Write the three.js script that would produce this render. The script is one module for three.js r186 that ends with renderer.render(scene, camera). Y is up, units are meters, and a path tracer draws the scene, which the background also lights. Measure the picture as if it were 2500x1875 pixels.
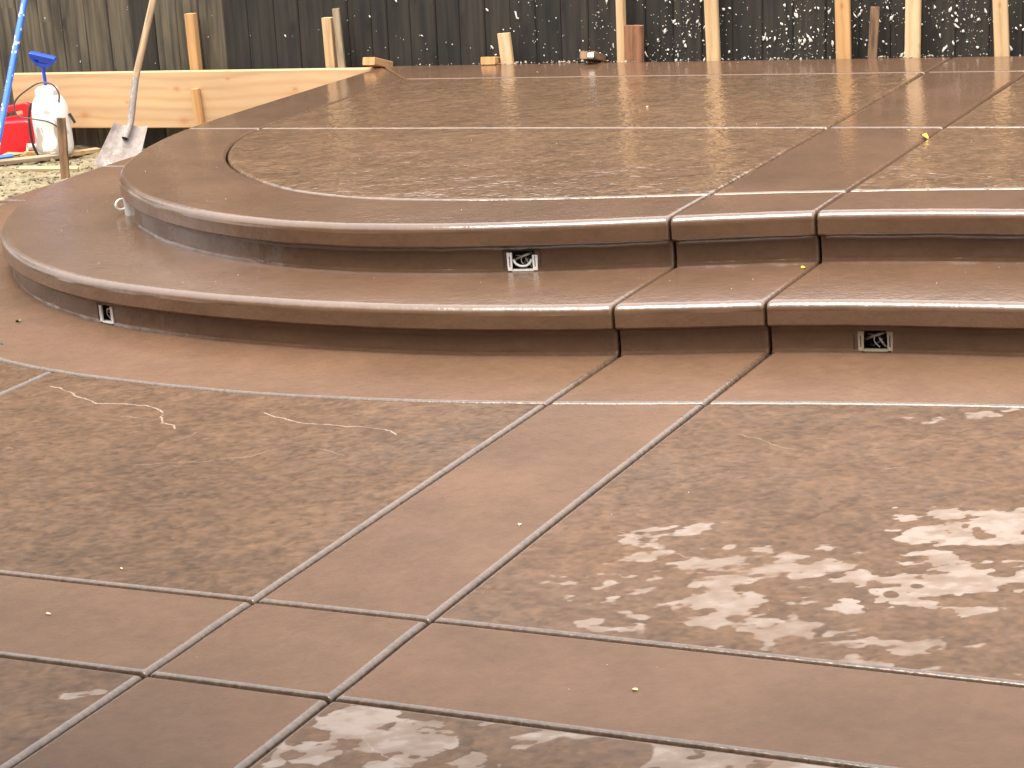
import * as THREE from 'three';
import { mergeGeometries, mergeVertices } from 'three/addons/utils/BufferGeometryUtils.js';

// ------------------------------------------------------------------ camera, sky, sun, exposure
const scene = new THREE.Scene();
const CAM = { f: 5381.86, pitch: 0.27341, roll: -0.08276, yaw: -0.47572, h: 1.65, W: 2500, H: 1875 };
const camera = new THREE.PerspectiveCamera(2 * Math.atan(CAM.H / 2 / CAM.f) * 180 / Math.PI, 4 / 3, 0.1, 400);
const V3 = (x, y, z) => new THREE.Vector3(x, y, z);
const FWD = V3(Math.sin(CAM.yaw) * Math.cos(CAM.pitch), -Math.sin(CAM.pitch), -Math.cos(CAM.yaw) * Math.cos(CAM.pitch));
const R0 = V3(Math.cos(CAM.yaw), 0, Math.sin(CAM.yaw)), U0 = new THREE.Vector3().crossVectors(R0, FWD);
const RGT = R0.clone().multiplyScalar(Math.cos(CAM.roll)).addScaledVector(U0, Math.sin(CAM.roll));
const UPV = U0.clone().multiplyScalar(Math.cos(CAM.roll)).addScaledVector(R0, -Math.sin(CAM.roll));
camera.position.set(0, CAM.h, 0); camera.up.copy(UPV); camera.lookAt(FWD.x * 10, CAM.h + FWD.y * 10, FWD.z * 10);
scene.add(camera);
const renderer = new THREE.WebGLRenderer({ antialias: true });
renderer.setSize(1024, 768); renderer.toneMapping = THREE.LinearToneMapping; renderer.toneMappingExposure = 4.05;
renderer.shadowMap.enabled = true; renderer.shadowMap.type = THREE.PCFSoftShadowMap;

{ // overcast sky: brighter towards the zenith, soft cloud mottling
  const w = 256, h = 128, d = new Float32Array(w * h * 4);
  for (let j = 0; j < h; j++) for (let i = 0; i < w; i++) {
    const el = ((j + 0.5) / h - 0.5) * Math.PI, az = (i + 0.5) / w * 2 * Math.PI;
    const s = Math.max(0, Math.sin(el));
    const L = 0.38 + 0.76 * s + 0.03 * Math.sin(az * 3 + 4 * s) * (1 - s) + 0.025 * Math.sin(az * 5 - 9 * s) * (1 - s);
    const o = (j * w + i) * 4; d[o] = L; d[o + 1] = L; d[o + 2] = L * 1.015; d[o + 3] = 1;
  }
  const t = new THREE.DataTexture(d, w, h, THREE.RGBAFormat, THREE.FloatType);
  t.mapping = THREE.EquirectangularReflectionMapping; t.magFilter = THREE.LinearFilter; t.minFilter = THREE.LinearFilter; t.wrapS = THREE.RepeatWrapping; t.needsUpdate = true;
  scene.background = t; scene.environment = t;
}
const sun = new THREE.DirectionalLight(0xfff1df, 1.5);
sun.position.set(-4.2, 16, -1.2); sun.target.position.set(-3.5, 0, -6); sun.castShadow = true; sun.shadow.radius = 55;
sun.shadow.mapSize.set(2048, 2048);
Object.assign(sun.shadow.camera, { left: -9, right: 9, top: 9, bottom: -9, near: 1, far: 40 });
scene.add(sun, sun.target);

// ------------------------------------------------------------------ helpers
function rng(seed) { let s = seed >>> 0; return () => { s = (s + 0x6D2B79F5) | 0; let t = Math.imul(s ^ (s >>> 15), 1 | s); t = (t + Math.imul(t ^ (t >>> 7), 61 | t)) ^ t; return ((t ^ (t >>> 14)) >>> 0) / 4294967296; }; }
const R = rng(7);
const rr = (a, b) => a + (b - a) * R();
const clamp = (x, a = 0, b = 1) => Math.min(b, Math.max(a, x));
const sstep = (a, b, x) => { const t = clamp((x - a) / (b - a)); return t * t * (3 - 2 * t); };
const mix = (a, b, t) => a + (b - a) * t;
function dirOf(u, v) { return FWD.clone().multiplyScalar(CAM.f).addScaledVector(RGT, u - CAM.W / 2).addScaledVector(UPV, -(v - CAM.H / 2)); }
function PY(u, v, y) { const d = dirOf(u, v), t = (y - CAM.h) / d.y; return V3(d.x * t, y, d.z * t); }          // where a photo pixel meets a level
function PZ(u, v, z) { const d = dirOf(u, v), t = z / d.z; return V3(d.x * t, CAM.h + d.y * t, z); }             // where it meets an upright plane along the fence
function hash(i, j, s) { let n = Math.imul(i, 374761393) + Math.imul(j, 668265263) + Math.imul(s, 1274126177); n = Math.imul(n ^ (n >>> 13), 1274126177); return ((n ^ (n >>> 16)) >>> 0) / 4294967296; }
function noise1(x, s) { const i = Math.floor(x), f = x - i, t = f * f * (3 - 2 * f); return mix(hash(i, 0, s), hash(i + 1, 0, s), t) * 2 - 1; }
function noise2(x, y, s) { const i = Math.floor(x), j = Math.floor(y), f = x - i, g = y - j, a = f * f * (3 - 2 * f), b = g * g * (3 - 2 * g); return mix(mix(hash(i, j, s), hash(i + 1, j, s), a), mix(hash(i, j + 1, s), hash(i + 1, j + 1, s), a), b) * 2 - 1; }
// periodic lattice noise sampled at (x, y) in cells, px / py the period in cells
function lattice(px, py, seed) {
  const t = new Float32Array(px * py); for (let i = 0; i < t.length; i++) t[i] = hash(i % px, (i / px) | 0, seed) * 2 - 1;
  return (x, y) => { let i = Math.floor(x), j = Math.floor(y); const f = x - i, g = y - j, a = f * f * (3 - 2 * f), b = g * g * (3 - 2 * g); i = ((i % px) + px) % px; j = ((j % py) + py) % py; const i1 = i + 1 === px ? 0 : i + 1, r0 = j * px, r1 = (j + 1 === py ? 0 : j + 1) * px; const p = t[r0 + i], q = t[r0 + i1], r = t[r1 + i], s = t[r1 + i1]; return p + (q - p) * a + (r - p + (p - q - r + s) * a) * b; };
}
function fbm(cells, oct, seed, aspect = 1) { // returns f(u, v), period 1 in both
  const L = []; for (let o = 0; o < oct; o++) { const cx = cells << o, cy = Math.max(1, Math.round(cells * aspect)) << o; L.push([lattice(cx, cy, seed + o * 17), cx, cy]); }
  return (u, v) => { let s = 0, a = 0.5; for (const [n, cx, cy] of L) { s += a * n(u * cx, v * cy); a *= 0.5; } return s; };
}
function dataTex(w, h, fn, srgb, L = 1, x0 = 0, z0 = 0) {
  const d = new Uint8Array(w * h * 4), c = [0, 0, 0];
  for (let j = 0; j < h; j++) for (let i = 0; i < w; i++) { fn((i + 0.5) / w, (j + 0.5) / h, c); const o = (j * w + i) * 4; d[o] = clamp(c[0]) * 255; d[o + 1] = clamp(c[1]) * 255; d[o + 2] = clamp(c[2]) * 255; d[o + 3] = 255; }
  const t = new THREE.DataTexture(d, w, h, THREE.RGBAFormat); t.wrapS = t.wrapT = THREE.RepeatWrapping; t.magFilter = THREE.LinearFilter; t.minFilter = THREE.LinearMipmapLinearFilter; t.generateMipmaps = true;
  if (srgb) t.colorSpace = THREE.SRGBColorSpace;
  const Lx = Array.isArray(L) ? L[0] : L, Ly = Array.isArray(L) ? L[1] : L;
  t.repeat.set(1 / Lx, 1 / Ly); t.offset.set(-x0 / Lx, -z0 / Ly); t.needsUpdate = true; return t;
}
const toS = x => x <= 0.0031308 ? 12.92 * x : 1.055 * Math.pow(x, 1 / 2.4) - 0.055;
const used = {};
function numbered(name) { const n = used[name] = (used[name] ?? -1) + 1; return n ? `${name}_${String(n).padStart(3, '0')}` : name; }
function shadowed(o) { o.castShadow = true; o.receiveShadow = true; return o; }
function mesh(name, geo, mat, parent) { const m = shadowed(new THREE.Mesh(geo, mat)); m.name = parent ? name : numbered(name); (parent ?? scene).add(m); return m; }
function thing(name, label, category, pos = [0, 0, 0], group) { const g = new THREE.Group(); g.name = numbered(name); g.position.set(...pos); g.userData = { label, category }; if (group) g.userData.group = group; scene.add(g); return g; }
function tag(o, label, category, group) { o.userData = { ...o.userData, label, category }; if (group) o.userData.group = group; return o; }
function struct(name, label) { const g = new THREE.Group(); g.name = numbered(name); g.userData = { kind: 'structure', label }; scene.add(g); return g; }
function geoOf(pos, uv, idx, nor) { const g = new THREE.BufferGeometry(); g.setAttribute('position', new THREE.Float32BufferAttribute(pos, 3)); g.setAttribute('uv', new THREE.Float32BufferAttribute(uv, 2)); g.setIndex(idx); if (nor) g.setAttribute('normal', new THREE.Float32BufferAttribute(nor, 3)); else g.computeVertexNormals(); return g; }

// ------------------------------------------------------------------ surface textures
const f2 = fbm(4, 4, 23), f3 = fbm(9, 4, 31), f4 = fbm(40, 3, 47), f5 = fbm(3, 3, 59), f7 = fbm(90, 2, 83), f8 = fbm(260, 1, 87);
// stamped slate skin: shallow ledges broken off along a warped field, leathery wrinkles and grit on them
const sA = fbm(6, 4, 11), sB = fbm(20, 4, 71), sC = fbm(64, 2, 77), sD = fbm(170, 2, 79);
const SL = 2.4, SN = 1280, slateF = new Float32Array(SN * SN), slateG = new Float32Array(SN * SN);
for (let j = 0; j < SN; j++) for (let i = 0; i < SN; i++) {
  const u = (i + 0.5) / SN, v = (j + 0.5) / SN, w = f2(u, v), wu = u + 0.035 * w, wv = v + 0.035 * f2(v + 0.37, u + 0.11);
  const a = sA(wu, wv), b = sB(wu, wv), c = sC(u + 0.02 * b, v + 0.02 * a), d = sD(u + 0.006 * c, v);
  const t = (a + 0.45 * b) * 6, k = Math.floor(t), ledge = (k + sstep(0.80, 1, t - k)) / 6, crease = 1 - Math.min(1, Math.abs(b) * 9);
  slateF[j * SN + i] = 0.5 + 0.15 * ledge + 0.12 * a + 0.20 * b + 0.13 * c + 0.07 * d - 0.035 * crease;
  slateG[j * SN + i] = 0.12 * a + 0.20 * b + 0.50 * c + 0.75 * d - 0.36 * crease * clamp(0.5 + 2 * c) + 0.10;      // dye: darker in creases
}
const pick = (F, u, v) => { const i = ((Math.floor(u * SN) % SN) + SN) % SN, j = ((Math.floor(v * SN) % SN) + SN) % SN; return F[j * SN + i]; };
const slateAt = (u, v) => pick(slateF, u, v), dyeAt = (u, v) => pick(slateG, u, v);
const slateBump = dataTex(SN, SN, (u, v, c) => { c[0] = c[1] = c[2] = slateAt(u, v); }, false, SL);
const BASE = [0.094, 0.0575, 0.0325];                     // brown integral-colour concrete, darkened by its sealer
const slateCol = dataTex(SN, SN, (u, v, c) => {
  const g = dyeAt(u, v), m = f5(u, v), k = 1.12 + 0.66 * g + 0.18 * m, red = 1 + 0.05 * f2(v, u);
  c[0] = toS(BASE[0] * 1.03 * k * red); c[1] = toS(BASE[1] * 1.0 * k); c[2] = toS(BASE[2] * 1.03 * k * (2 - red));
}, true, SL);
const smoothBump = dataTex(1024, 1024, (u, v, c) => { c[0] = c[1] = c[2] = 0.5 + 0.22 * f2(u, v) + 0.13 * f3(v, u) + 0.07 * f4(u, v) + 0.11 * f7(u, v) + 0.10 * f8(u, v); }, false, 1.7);
const smoothCol = dataTex(1024, 1024, (u, v, c) => {
  const k = 1.02 + 0.20 * f2(v, u) + 0.18 * f3(u, v) + 0.09 * f4(v, u) + 0.10 * f7(u, v) + 0.06 * f8(v, u), red = 1 + 0.045 * f5(v, u);
  c[0] = toS(BASE[0] * 1.04 * k * red); c[1] = toS(BASE[1] * 0.98 * k); c[2] = toS(BASE[2] * 1.06 * k);
}, true, 1.9);
// lower patio: one map over the part in view, with the dry pale patches, ridges painted pale as sky glints and dark damp areas where they lie
const GX = -4.7, GZ = -5.5, GL = 4.2, GN = 1792;
const E1 = [Math.cos(CAM.yaw), Math.sin(CAM.yaw)], E2 = [Math.sin(CAM.yaw), -Math.cos(CAM.yaw)];
function blob(u0, u1, v0, v1, s = 1) { const c = PY((u0 + u1) / 2, (v0 + v1) / 2, 0), a = PY(u0, (v0 + v1) / 2, 0), b = PY(u1, (v0 + v1) / 2, 0), p = PY((u0 + u1) / 2, v0, 0), q = PY((u0 + u1) / 2, v1, 0); return { x: c.x, z: c.z, rx: a.distanceTo(b) / 2, rz: p.distanceTo(q) / 2, s }; }
const crisp = [blob(823, 935, 1722, 1785), blob(915, 1130, 1785, 1880, 1.1), blob(1116, 1260, 1755, 1778), blob(1150, 1700, 1765, 1815, 1.1), blob(1350, 2100, 1790, 1900, 1.25), blob(1500, 2200, 1830, 2000, 1.25), blob(651, 700, 1812, 1870), blob(719, 812, 1818, 1880), blob(1100, 1200, 1810, 1900), blob(1200, 1600, 1862, 1960),
  blob(2217, 2452, 1243, 1320), blob(2130, 2440, 1364, 1500), blob(2010, 2140, 1400, 1435), blob(2430, 2560, 1270, 1300), blob(2460, 2580, 1360, 1420), blob(2010, 2110, 1460, 1500, 0.9), blob(300, 350, 1826, 1862, 0.8), blob(205, 226, 1840, 1856, 0.7), blob(150, 260, 1676, 1730, 0.6)];
const damp = [blob(1130, 1297, 1772, 1813), blob(1189, 1560, 1812, 1885, 1.1), blob(2150, 2200, 1440, 1462, 0.9), blob(2210, 2260, 1420, 1440, 0.9)];
const hazy = [blob(1560, 2180, 1290, 1610, 0.95), blob(1900, 2500, 1520, 1680, 0.8), blob(2180, 2560, 1000, 1030, 0.7), blob(1850, 1990, 1235, 1265, 0.5), blob(1480, 1700, 1270, 1400, 0.6)];
const inBlob = (b, x, z) => { const dx = x - b.x, dz = z - b.z, p = (dx * E1[0] + dz * E1[1]) / b.rx, q = (dx * E2[0] + dz * E2[1]) / b.rz; return b.s - Math.sqrt(p * p + q * q); };
const most = (list, x, z) => { let m = -9; for (const b of list) { const k = inBlob(b, x, z); if (k > m) m = k; } return m; };
const litRidgePx = [
  [[120, 943], [148, 948], [200, 972], [235, 984], [300, 986], [350, 990], [380, 997], [396, 1007], [392, 1032], [420, 1038], [430, 1046]],
  [[647, 1008], [690, 1022], [745, 1034], [800, 1038], [900, 1043], [955, 1052], [966, 1062]],
  [[325, 1136], [400, 1131], [485, 1128], [560, 1117], [610, 1115], [668, 1097]],
  [[770, 1096], [800, 1100], [840, 1112]], [[425, 1072], [460, 1066], [480, 1054]],
  [[1800, 1058], [1860, 1075], [1920, 1094], [1972, 1100]], [[1510, 1297], [1545, 1312], [1575, 1325], [1620, 1345], [1680, 1359]], [[290, 1015], [315, 1018], [360, 1024]], [[2160, 1143], [2220, 1140]],
  [[882, 1802], [905, 1830], [950, 1850], [1000, 1875]], [[20, 1093], [48, 1098]]];
const litRidges = [];
litRidgePx.forEach((l, n) => { const p = l.map(([u, v]) => PY(u, v, 0)); for (let i = 0; i + 1 < p.length; i++) litRidges.push([p[i].x, p[i].z, p[i + 1].x, p[i + 1].z, n < 2 ? 1 : 0.62, n]); });
const litRidgeGrid = new Float32Array(GN * GN);
for (const [ax, az, bx, bz, w] of litRidges) {
  const len = Math.hypot(bx - ax, bz - az), n = Math.ceil(len / 0.0012);
  for (let k = 0; k <= n; k++) {
    const t = k / n; let x = mix(ax, bx, t), z = mix(az, bz, t); x += 0.006 * noise2(x * 28, z * 28, 3) + 0.0025 * noise2(x * 120, z * 120, 5); z += 0.006 * noise2(x * 28, z * 28, 4) + 0.0025 * noise2(x * 120, z * 120, 6);
    const wd = w * (0.0018 + 0.0017 * (0.5 + 0.5 * noise2(x * 40, z * 40, 8))) * (noise2(x * 22, z * 22, 9) < -0.55 ? 0.4 : 1), rad = Math.ceil(wd * 1.8 / (GL / GN));
    const ci = (x - GX) / GL * GN, cj = (z - GZ) / GL * GN;
    for (let j = -rad; j <= rad; j++) for (let i = -rad; i <= rad; i++) { const I = Math.round(ci) + i, J = Math.round(cj) + j; if (I < 0 || J < 0 || I >= GN || J >= GN) continue; const d = Math.hypot(I + 0.5 - ci, J + 0.5 - cj) * GL / GN, val = clamp(1.25 - d / wd) * w; if (val > litRidgeGrid[J * GN + I]) litRidgeGrid[J * GN + I] = val; }
  }
}
const g1 = fbm(20, 4, 101), g2 = fbm(64, 3, 113), g4 = fbm(150, 2, 139), g6 = fbm(3, 3, 163);
const paleF = new Uint8Array(GN * GN);
const groundCol = dataTex(GN, GN, (u, v, c) => {
  const x = GX + u * GL, z = GZ + v * GL, I = Math.min(GN - 1, (u * GN) | 0), J = Math.min(GN - 1, (v * GN) | 0);
  const ra = ((x - GX) * E1[0] + (z - GZ) * E1[1]) / GL, rb = ((x - GX) * E2[0] + (z - GZ) * E2[1]) / GL;
  const n1 = g1(u, v), n2 = g2(ra * 0.55, rb * 0.9), n3 = g2(rb * 2.3 + 0.3, ra * 1.4), hh = slateAt(x / SL, z / SL) - 0.5, n4 = g4(u, v), big = g6(u, v);
  let pale = sstep(-0.03, 0.07, 0.85 * most(crisp, x, z) + 1.1 * n1 + 1.5 * n2 + 1.1 * n3 + 0.4 * n4 - 0.6 * hh);
  const hz = most(hazy, x, z); if (hz > -0.9) pale = Math.max(pale, 0.85 * sstep(0.32, 0.66, Math.min(0.36, hz) + 1.5 * n2 + 0.5 * n1 + 1.3 * n3 + 0.7 * n4 - 0.5 * hh));
  const dm = most(damp, x, z); if (dm > -1.2) pale *= 1 - sstep(-0.06, 0.08, dm + 1.3 * n1 + 0.7 * n2);
  pale *= (1 - 0.3 * clamp(n4 + 0.25)) * (0.72 + 0.5 * clamp(0.4 + 1.5 * n3 + 0.8 * n1));
  paleF[J * GN + I] = pale * 255;
  const k = 0.84 + 0.50 * dyeAt(x / SL, z / SL) + 0.20 * big + 0.10 * n2 + 0.15 * n4, red = 1 + 0.05 * big;
  const r = BASE[0] * 1.05 * k * red, g = BASE[1] * 0.97 * k, b = BASE[2] * 0.96 * k;
  const ve = litRidgeGrid[J * GN + I], t = Math.max(pale * 0.88, ve * 0.9);  // pale ridge colour paints in the sky glint on the raised slate
  const vv = ve > 0.3 ? 1.35 : 1;
  c[0] = toS(mix(r, 0.215 * vv, t)); c[1] = toS(mix(g, 0.172 * vv, t)); c[2] = toS(mix(b, 0.145 * vv, t));
}, true, GL, GX, GZ);
const groundBump = dataTex(GN, GN, (u, v, c) => { const x = GX + u * GL, z = GZ + v * GL, I = Math.min(GN - 1, (u * GN) | 0), J = Math.min(GN - 1, (v * GN) | 0); c[0] = c[1] = c[2] = 0.88 * slateAt(x / SL, z / SL) + 0.12 * litRidgeGrid[J * GN + I]; }, false, GL, GX, GZ);
const groundRough = dataTex(896, 896, (u, v, c) => { const p = paleF[Math.min(GN - 1, (v * GN) | 0) * GN + Math.min(GN - 1, (u * GN) | 0)] / 255; c[0] = c[1] = c[2] = clamp(0.36 + 0.12 * g1(v, u) + 0.42 * p); }, false, GL, GX, GZ);
// joint shoulders of the dry lower patio: speckled brown, glossier than the slabs
const M = {};
M.slateHigh = new THREE.MeshPhysicalMaterial({ map: slateCol, bumpMap: slateBump, bumpScale: 0.0105, roughness: 0.16, ior: 1.66 });
M.slateLow = new THREE.MeshPhysicalMaterial({ map: groundCol, bumpMap: groundBump, bumpScale: 0.0085, roughness: 1, specularIntensity: 0.14, roughnessMap: groundRough });
M.smoothHigh = new THREE.MeshPhysicalMaterial({ map: smoothCol, bumpMap: smoothBump, bumpScale: 0.0028, roughness: 0.15, ior: 1.58 });
M.smoothStep = new THREE.MeshPhysicalMaterial({ map: smoothCol, bumpMap: smoothBump, bumpScale: 0.0040, roughness: 0.24, ior: 1.62 });
M.smoothLow = new THREE.MeshPhysicalMaterial({ map: smoothCol, bumpMap: smoothBump, bumpScale: 0.0055, roughness: 0.40, specularIntensity: 0.14 });
M.edge = new THREE.MeshPhysicalMaterial({ map: dataTex(512, 512, (u, v, c) => { const k = 1 + 0.35 * g4(u, v) + 0.3 * f4(u, v) + 0.35 * f7(v, u); c[0] = toS(0.086 * k); c[1] = toS(0.054 * k); c[2] = toS(0.035 * k); }, true, 0.6), bumpMap: smoothBump, bumpScale: 0.004, roughness: 0.24, ior: 1.54 });
M.base = new THREE.MeshStandardMaterial({ color: new THREE.Color(0.12, 0.09, 0.07), roughness: 0.9 });

// ------------------------------------------------------------------ plan of the patio
const XA = -2.5144, XB = -2.0927, ZC = -7.508, ZBK = -8.780, ZBACK = -9.195, X0 = -4.942, XR = 1.6, C1 = -3.6156, C2 = -3.2191, H1 = 0.1533, H2 = 0.3097, XG = -4.18, XDIRT = -6.29;
function spline(pts, step = 0.025, smooth = 40) {
  const c = new THREE.CatmullRomCurve3(pts.map(([x, z]) => V3(x, 0, z)), false, 'centripetal'); const n = Math.round(c.getLength() / step); let p = c.getSpacedPoints(n).map(q => [q.x, q.z]);
  for (let k = 0; k < smooth; k++) p = p.map((q, i) => i === 0 || i === p.length - 1 ? q : [(p[i - 1][0] + 2 * q[0] + p[i + 1][0]) / 4, (p[i - 1][1] + 2 * q[1] + p[i + 1][1]) / 4]);
  return p;
}
const N2 = spline([[-5.296, -9.195], [-5.300, -8.6], [-5.304, -8.0], [-5.30, -7.58], [-5.235, -7.2], [-5.115, -6.86], [-4.982, -6.61], [-4.835, -6.43], [-4.603, -6.215], [-4.266, -6.0], [-3.957, -5.875], [-3.716, -5.82], [-3.407, -5.803], [-3.103, -5.838], [-2.82, -5.905], [-2.537, -5.98], [-2.318, -6.045], [-2.081, -6.1], [-1.785, -6.143], [-1.49, -6.160], [-0.9, -6.16], [0, -6.12], [1.6, -6.08]], 0.02, 60);
const I2 = spline([[X0, ZBK], [X0, -8.3], [X0 + 0.004, -7.961], [-4.935, -7.6], [-4.895, -7.33], [-4.794, -7.08], [-4.67, -6.87], [-4.437, -6.61], [-4.068, -6.33], [-3.871, -6.245], [-3.621, -6.19], [-3.282, -6.195], [-2.974, -6.243], [-2.556, -6.325], [-2.091, -6.41], [-1.565, -6.475], [-0.9, -6.48], [0, -6.44], [1.6, -6.40]], 0.03, 30);
const N1 = spline([[-5.73, -9.195], [-5.735, -8.5], [-5.735, -7.6], [-5.725, -7.25], [-5.67, -6.98], [-5.56, -6.70], [-5.40, -6.42], [-5.234, -6.2], [-5.054, -6.02], [-4.813, -5.83], [-4.427, -5.625], [-4.034, -5.515], [-3.702, -5.463], [-3.257, -5.440], [-2.861, -5.468], [-2.527, -5.53], [-2.12, -5.632], [-1.942, -5.662], [-1.604, -5.695], [-1.383, -5.703], [-0.7, -5.70], [0, -5.66], [1.6, -5.62]], 0.02, 60);
const GB = spline([[-6.2, -7.49], [-6.17, -7.1], [-6.02, -6.65], [-5.72, -6.12], [-5.35, -5.72], [-4.95, -5.42], [-4.453, -5.19], [-4.196, -5.108], [-3.923, -5.06], [-3.65, -5.025], [-3.292, -5.008], [-2.909, -5.026], [-2.522, -5.077], [-2.118, -5.157], [-1.802, -5.216], [-1.488, -5.258], [-1.285, -5.280], [-0.7, -5.30], [0, -5.28], [1.6, -5.24]], 0.03, 30);
for (const [C, s] of [[N2, 1], [I2, 2], [N1, 3], [GB, 4]]) C.forEach((p, i) => { const w = 0.0022 * noise1(i * 0.17, s * 7) + 0.0012 * noise1(i * 0.6, s * 9); p[0] += w; p[1] += w; });
function cut(C, axis, val, from = 0) { for (let i = from; i + 1 < C.length; i++) { const a = C[i][axis], b = C[i + 1][axis]; if ((a - val) * (b - val) <= 0 && a !== b) { const t = (val - a) / (b - a); return { i, p: [mix(C[i][0], C[i + 1][0], t), mix(C[i][1], C[i + 1][1], t)] }; } } throw new Error('no cut ' + axis + ' ' + val); }
function sub(C, a, b) { const out = [a ? a.p : C[0]]; const i0 = a ? a.i + 1 : 1, i1 = b ? b.i : C.length - 2; for (let i = i0; i <= i1; i++) { const q = C[i]; out.push([q[0], q[1]]); } out.push(b ? b.p : C[C.length - 1]); return out; }
const rev = l => l.slice().reverse();
function offsetCurve(C, d) { return C.map((p, i) => { const a = C[Math.max(0, i - 2)], b = C[Math.min(C.length - 1, i + 2)], l = Math.hypot(b[0] - a[0], b[1] - a[1]); return [p[0] + (b[1] - a[1]) / l * d, p[1] - (b[0] - a[0]) / l * d]; }); }
let jointId = 0;
function line(a, b) { // a straight joint, very slightly wandering; the same two ends always give the same line
  const n = Math.max(2, Math.round(Math.hypot(b[0] - a[0], b[1] - a[1]) / 0.11)), out = [];
  for (let i = 0; i <= n; i++) { const t = i / n, x = mix(a[0], b[0], t), z = mix(a[1], b[1], t), w = Math.min(1, t * 6, (1 - t) * 6) * 0.0022; out.push([x + w * noise1(z * 3.1, 41), z + w * noise1(x * 3.1, 43)]); }
  return out;
}
// one poured panel: outline edges [points, kind]; 'joint' = tooled round shoulder, 'nose' = bullnosed step front with recessed riser, 'under' = edge that runs out of sight
const holesAt = [];
function panel(parent, name, y, depth, edges, mat, opt = {}) {
  let area = 0; for (const [p] of edges) for (let i = 0; i + 1 < p.length; i++) area += p[i][0] * p[i + 1][1] - p[i + 1][0] * p[i][1];
  if (area < 0) edges = edges.map(([p, k, h]) => [rev(p), k, h]).reverse();
  // after this, interior lies on the side n = (-tz, tx)
  const nose = edges.some(e => e[1] === 'nose');
  const rj = 0.0125, rn = 0.027, gap = 0.0034;
  const ys = [0, 0.0005, 0.0018, 0.004, 0.007, 0.0105, 0.0145, 0.019, 0.023, 0.027];
  if (nose) ys.push(0.048, 0.066, 0.0705, 0.0735, 0.0750, 0.078, 0.090, depth - 0.064, depth - 0.022, depth - 0.010, depth - 0.004, depth + 0.004); else ys.push(depth);
  const dj = s => gap + (s < rj ? rj - Math.sqrt(Math.max(0, rj * rj - (rj - s) ** 2)) : 0);
  const dn = (s, x, z) => {
    if (s < rn) return rn - Math.sqrt(Math.max(0, rn * rn - (rn - s) ** 2));
    if (s <= 0.0661) return 0.0016 * noise2(x * 9, z * 9 + s * 20, 77); if (s <= 0.0706) return 0.002; if (s <= 0.0736) return 0.007; if (s <= 0.0751) return 0.016; if (s <= 0.0781) return 0.0255;
    const foot = s - (depth - 0.0101); if (foot <= 0) return 0.029 + 0.0022 * noise2(x * 14, z * 14 + s * 30, 78);
    const f = clamp(foot / 0.01); return 0.029 - Math.max(0, 0.0035 + 0.0012 * noise2(x * 11, z * 11, 79) + 0.0015 * noise2(x * 47, z * 47, 80)) * f;
  };
  const K = ys.length, rings = ys.map(() => []), along = [], hole = [];
  let firstRing = true;
  for (let k = 0; k < K; k++) {
    const s = ys[k], ring = rings[k];
    for (let e = 0; e < edges.length; e++) {
      const [p, kind, gaps] = edges[e], n = p.length;
      const dd = (kd, x, z) => kd === 'nose' ? dn(s, x, z) : kd === 'under' ? 0 : dj(s);
      const [q, kq] = edges[(e + 1) % edges.length];
      // inner points of this edge
      const len = [0]; for (let i = 1; i < n; i++) len.push(len[i - 1] + Math.hypot(p[i][0] - p[i - 1][0], p[i][1] - p[i - 1][1]));
      const total = len[n - 1], margin = 0.045;
      for (let i = 1; i + 1 < n; i++) {
        if (len[i] < margin || total - len[i] < margin) continue;
        const tx = p[i + 1][0] - p[i - 1][0], tz = p[i + 1][1] - p[i - 1][1], l = Math.hypot(tx, tz), d = dd(kind, p[i][0], p[i][1]);
        ring.push([p[i][0] - tz / l * d, p[i][1] + tx / l * d]);
        if (firstRing) { along.push(len[i]); hole.push(!!(gaps && gaps.some(([a, b]) => Math.hypot(p[i][0] - a[0], p[i][1] - a[1]) < b))); }
      }
      // the corner to the next edge, filleted
      const c = p[n - 1], a = p[n - 2], b = q[1], t1 = [c[0] - a[0], c[1] - a[1]], t2 = [b[0] - c[0], b[1] - c[1]], l1 = Math.hypot(...t1), l2 = Math.hypot(...t2);
      t1[0] /= l1; t1[1] /= l1; t2[0] /= l2; t2[1] /= l2;
      const n1 = [-t1[1], t1[0]], n2 = [-t2[1], t2[0]], d1 = dd(kind, c[0], c[1]), d2 = dd(kq, c[0], c[1]), det = n1[0] * n2[1] - n1[1] * n2[0];
      let cx, cz; if (Math.abs(det) < 0.05) { cx = c[0] + (n1[0] * d1 + n2[0] * d2) / 2; cz = c[1] + (n1[1] * d1 + n2[1] * d2) / 2; } else { cx = c[0] + (d1 * n2[1] - d2 * n1[1]) / det; cz = c[1] + (n1[0] * d2 - n2[0] * d1) / det; }
      const L = kind === 'under' || kq === 'under' ? 0.002 : (kind === 'nose' || kq === 'nose') ? 0.011 : 0.006;
      for (let m = 0; m <= 4; m++) { const t = m / 4, A = (1 - t) ** 2, B = 2 * t * (1 - t), D = t * t; ring.push([A * (cx - t1[0] * L) + B * cx + D * (cx + t2[0] * L), A * (cz - t1[1] * L) + B * cz + D * (cz + t2[1] * L)]); if (firstRing) { along.push(total + (m - 2) * 0.004); hole.push(false); } }
    }
    firstRing = false;
  }
  const N = rings[0].length, pos = [], uv = [], nor = [], idx = [], parts = [];
  for (const q of rings[0]) { pos.push(q[0], y, q[1]); uv.push(q[0], q[1]); nor.push(0, 1, 0); }
  const tri = THREE.ShapeUtils.triangulateShape(rings[0].map(q => new THREE.Vector2(q[0], -q[1])), []);
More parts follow.
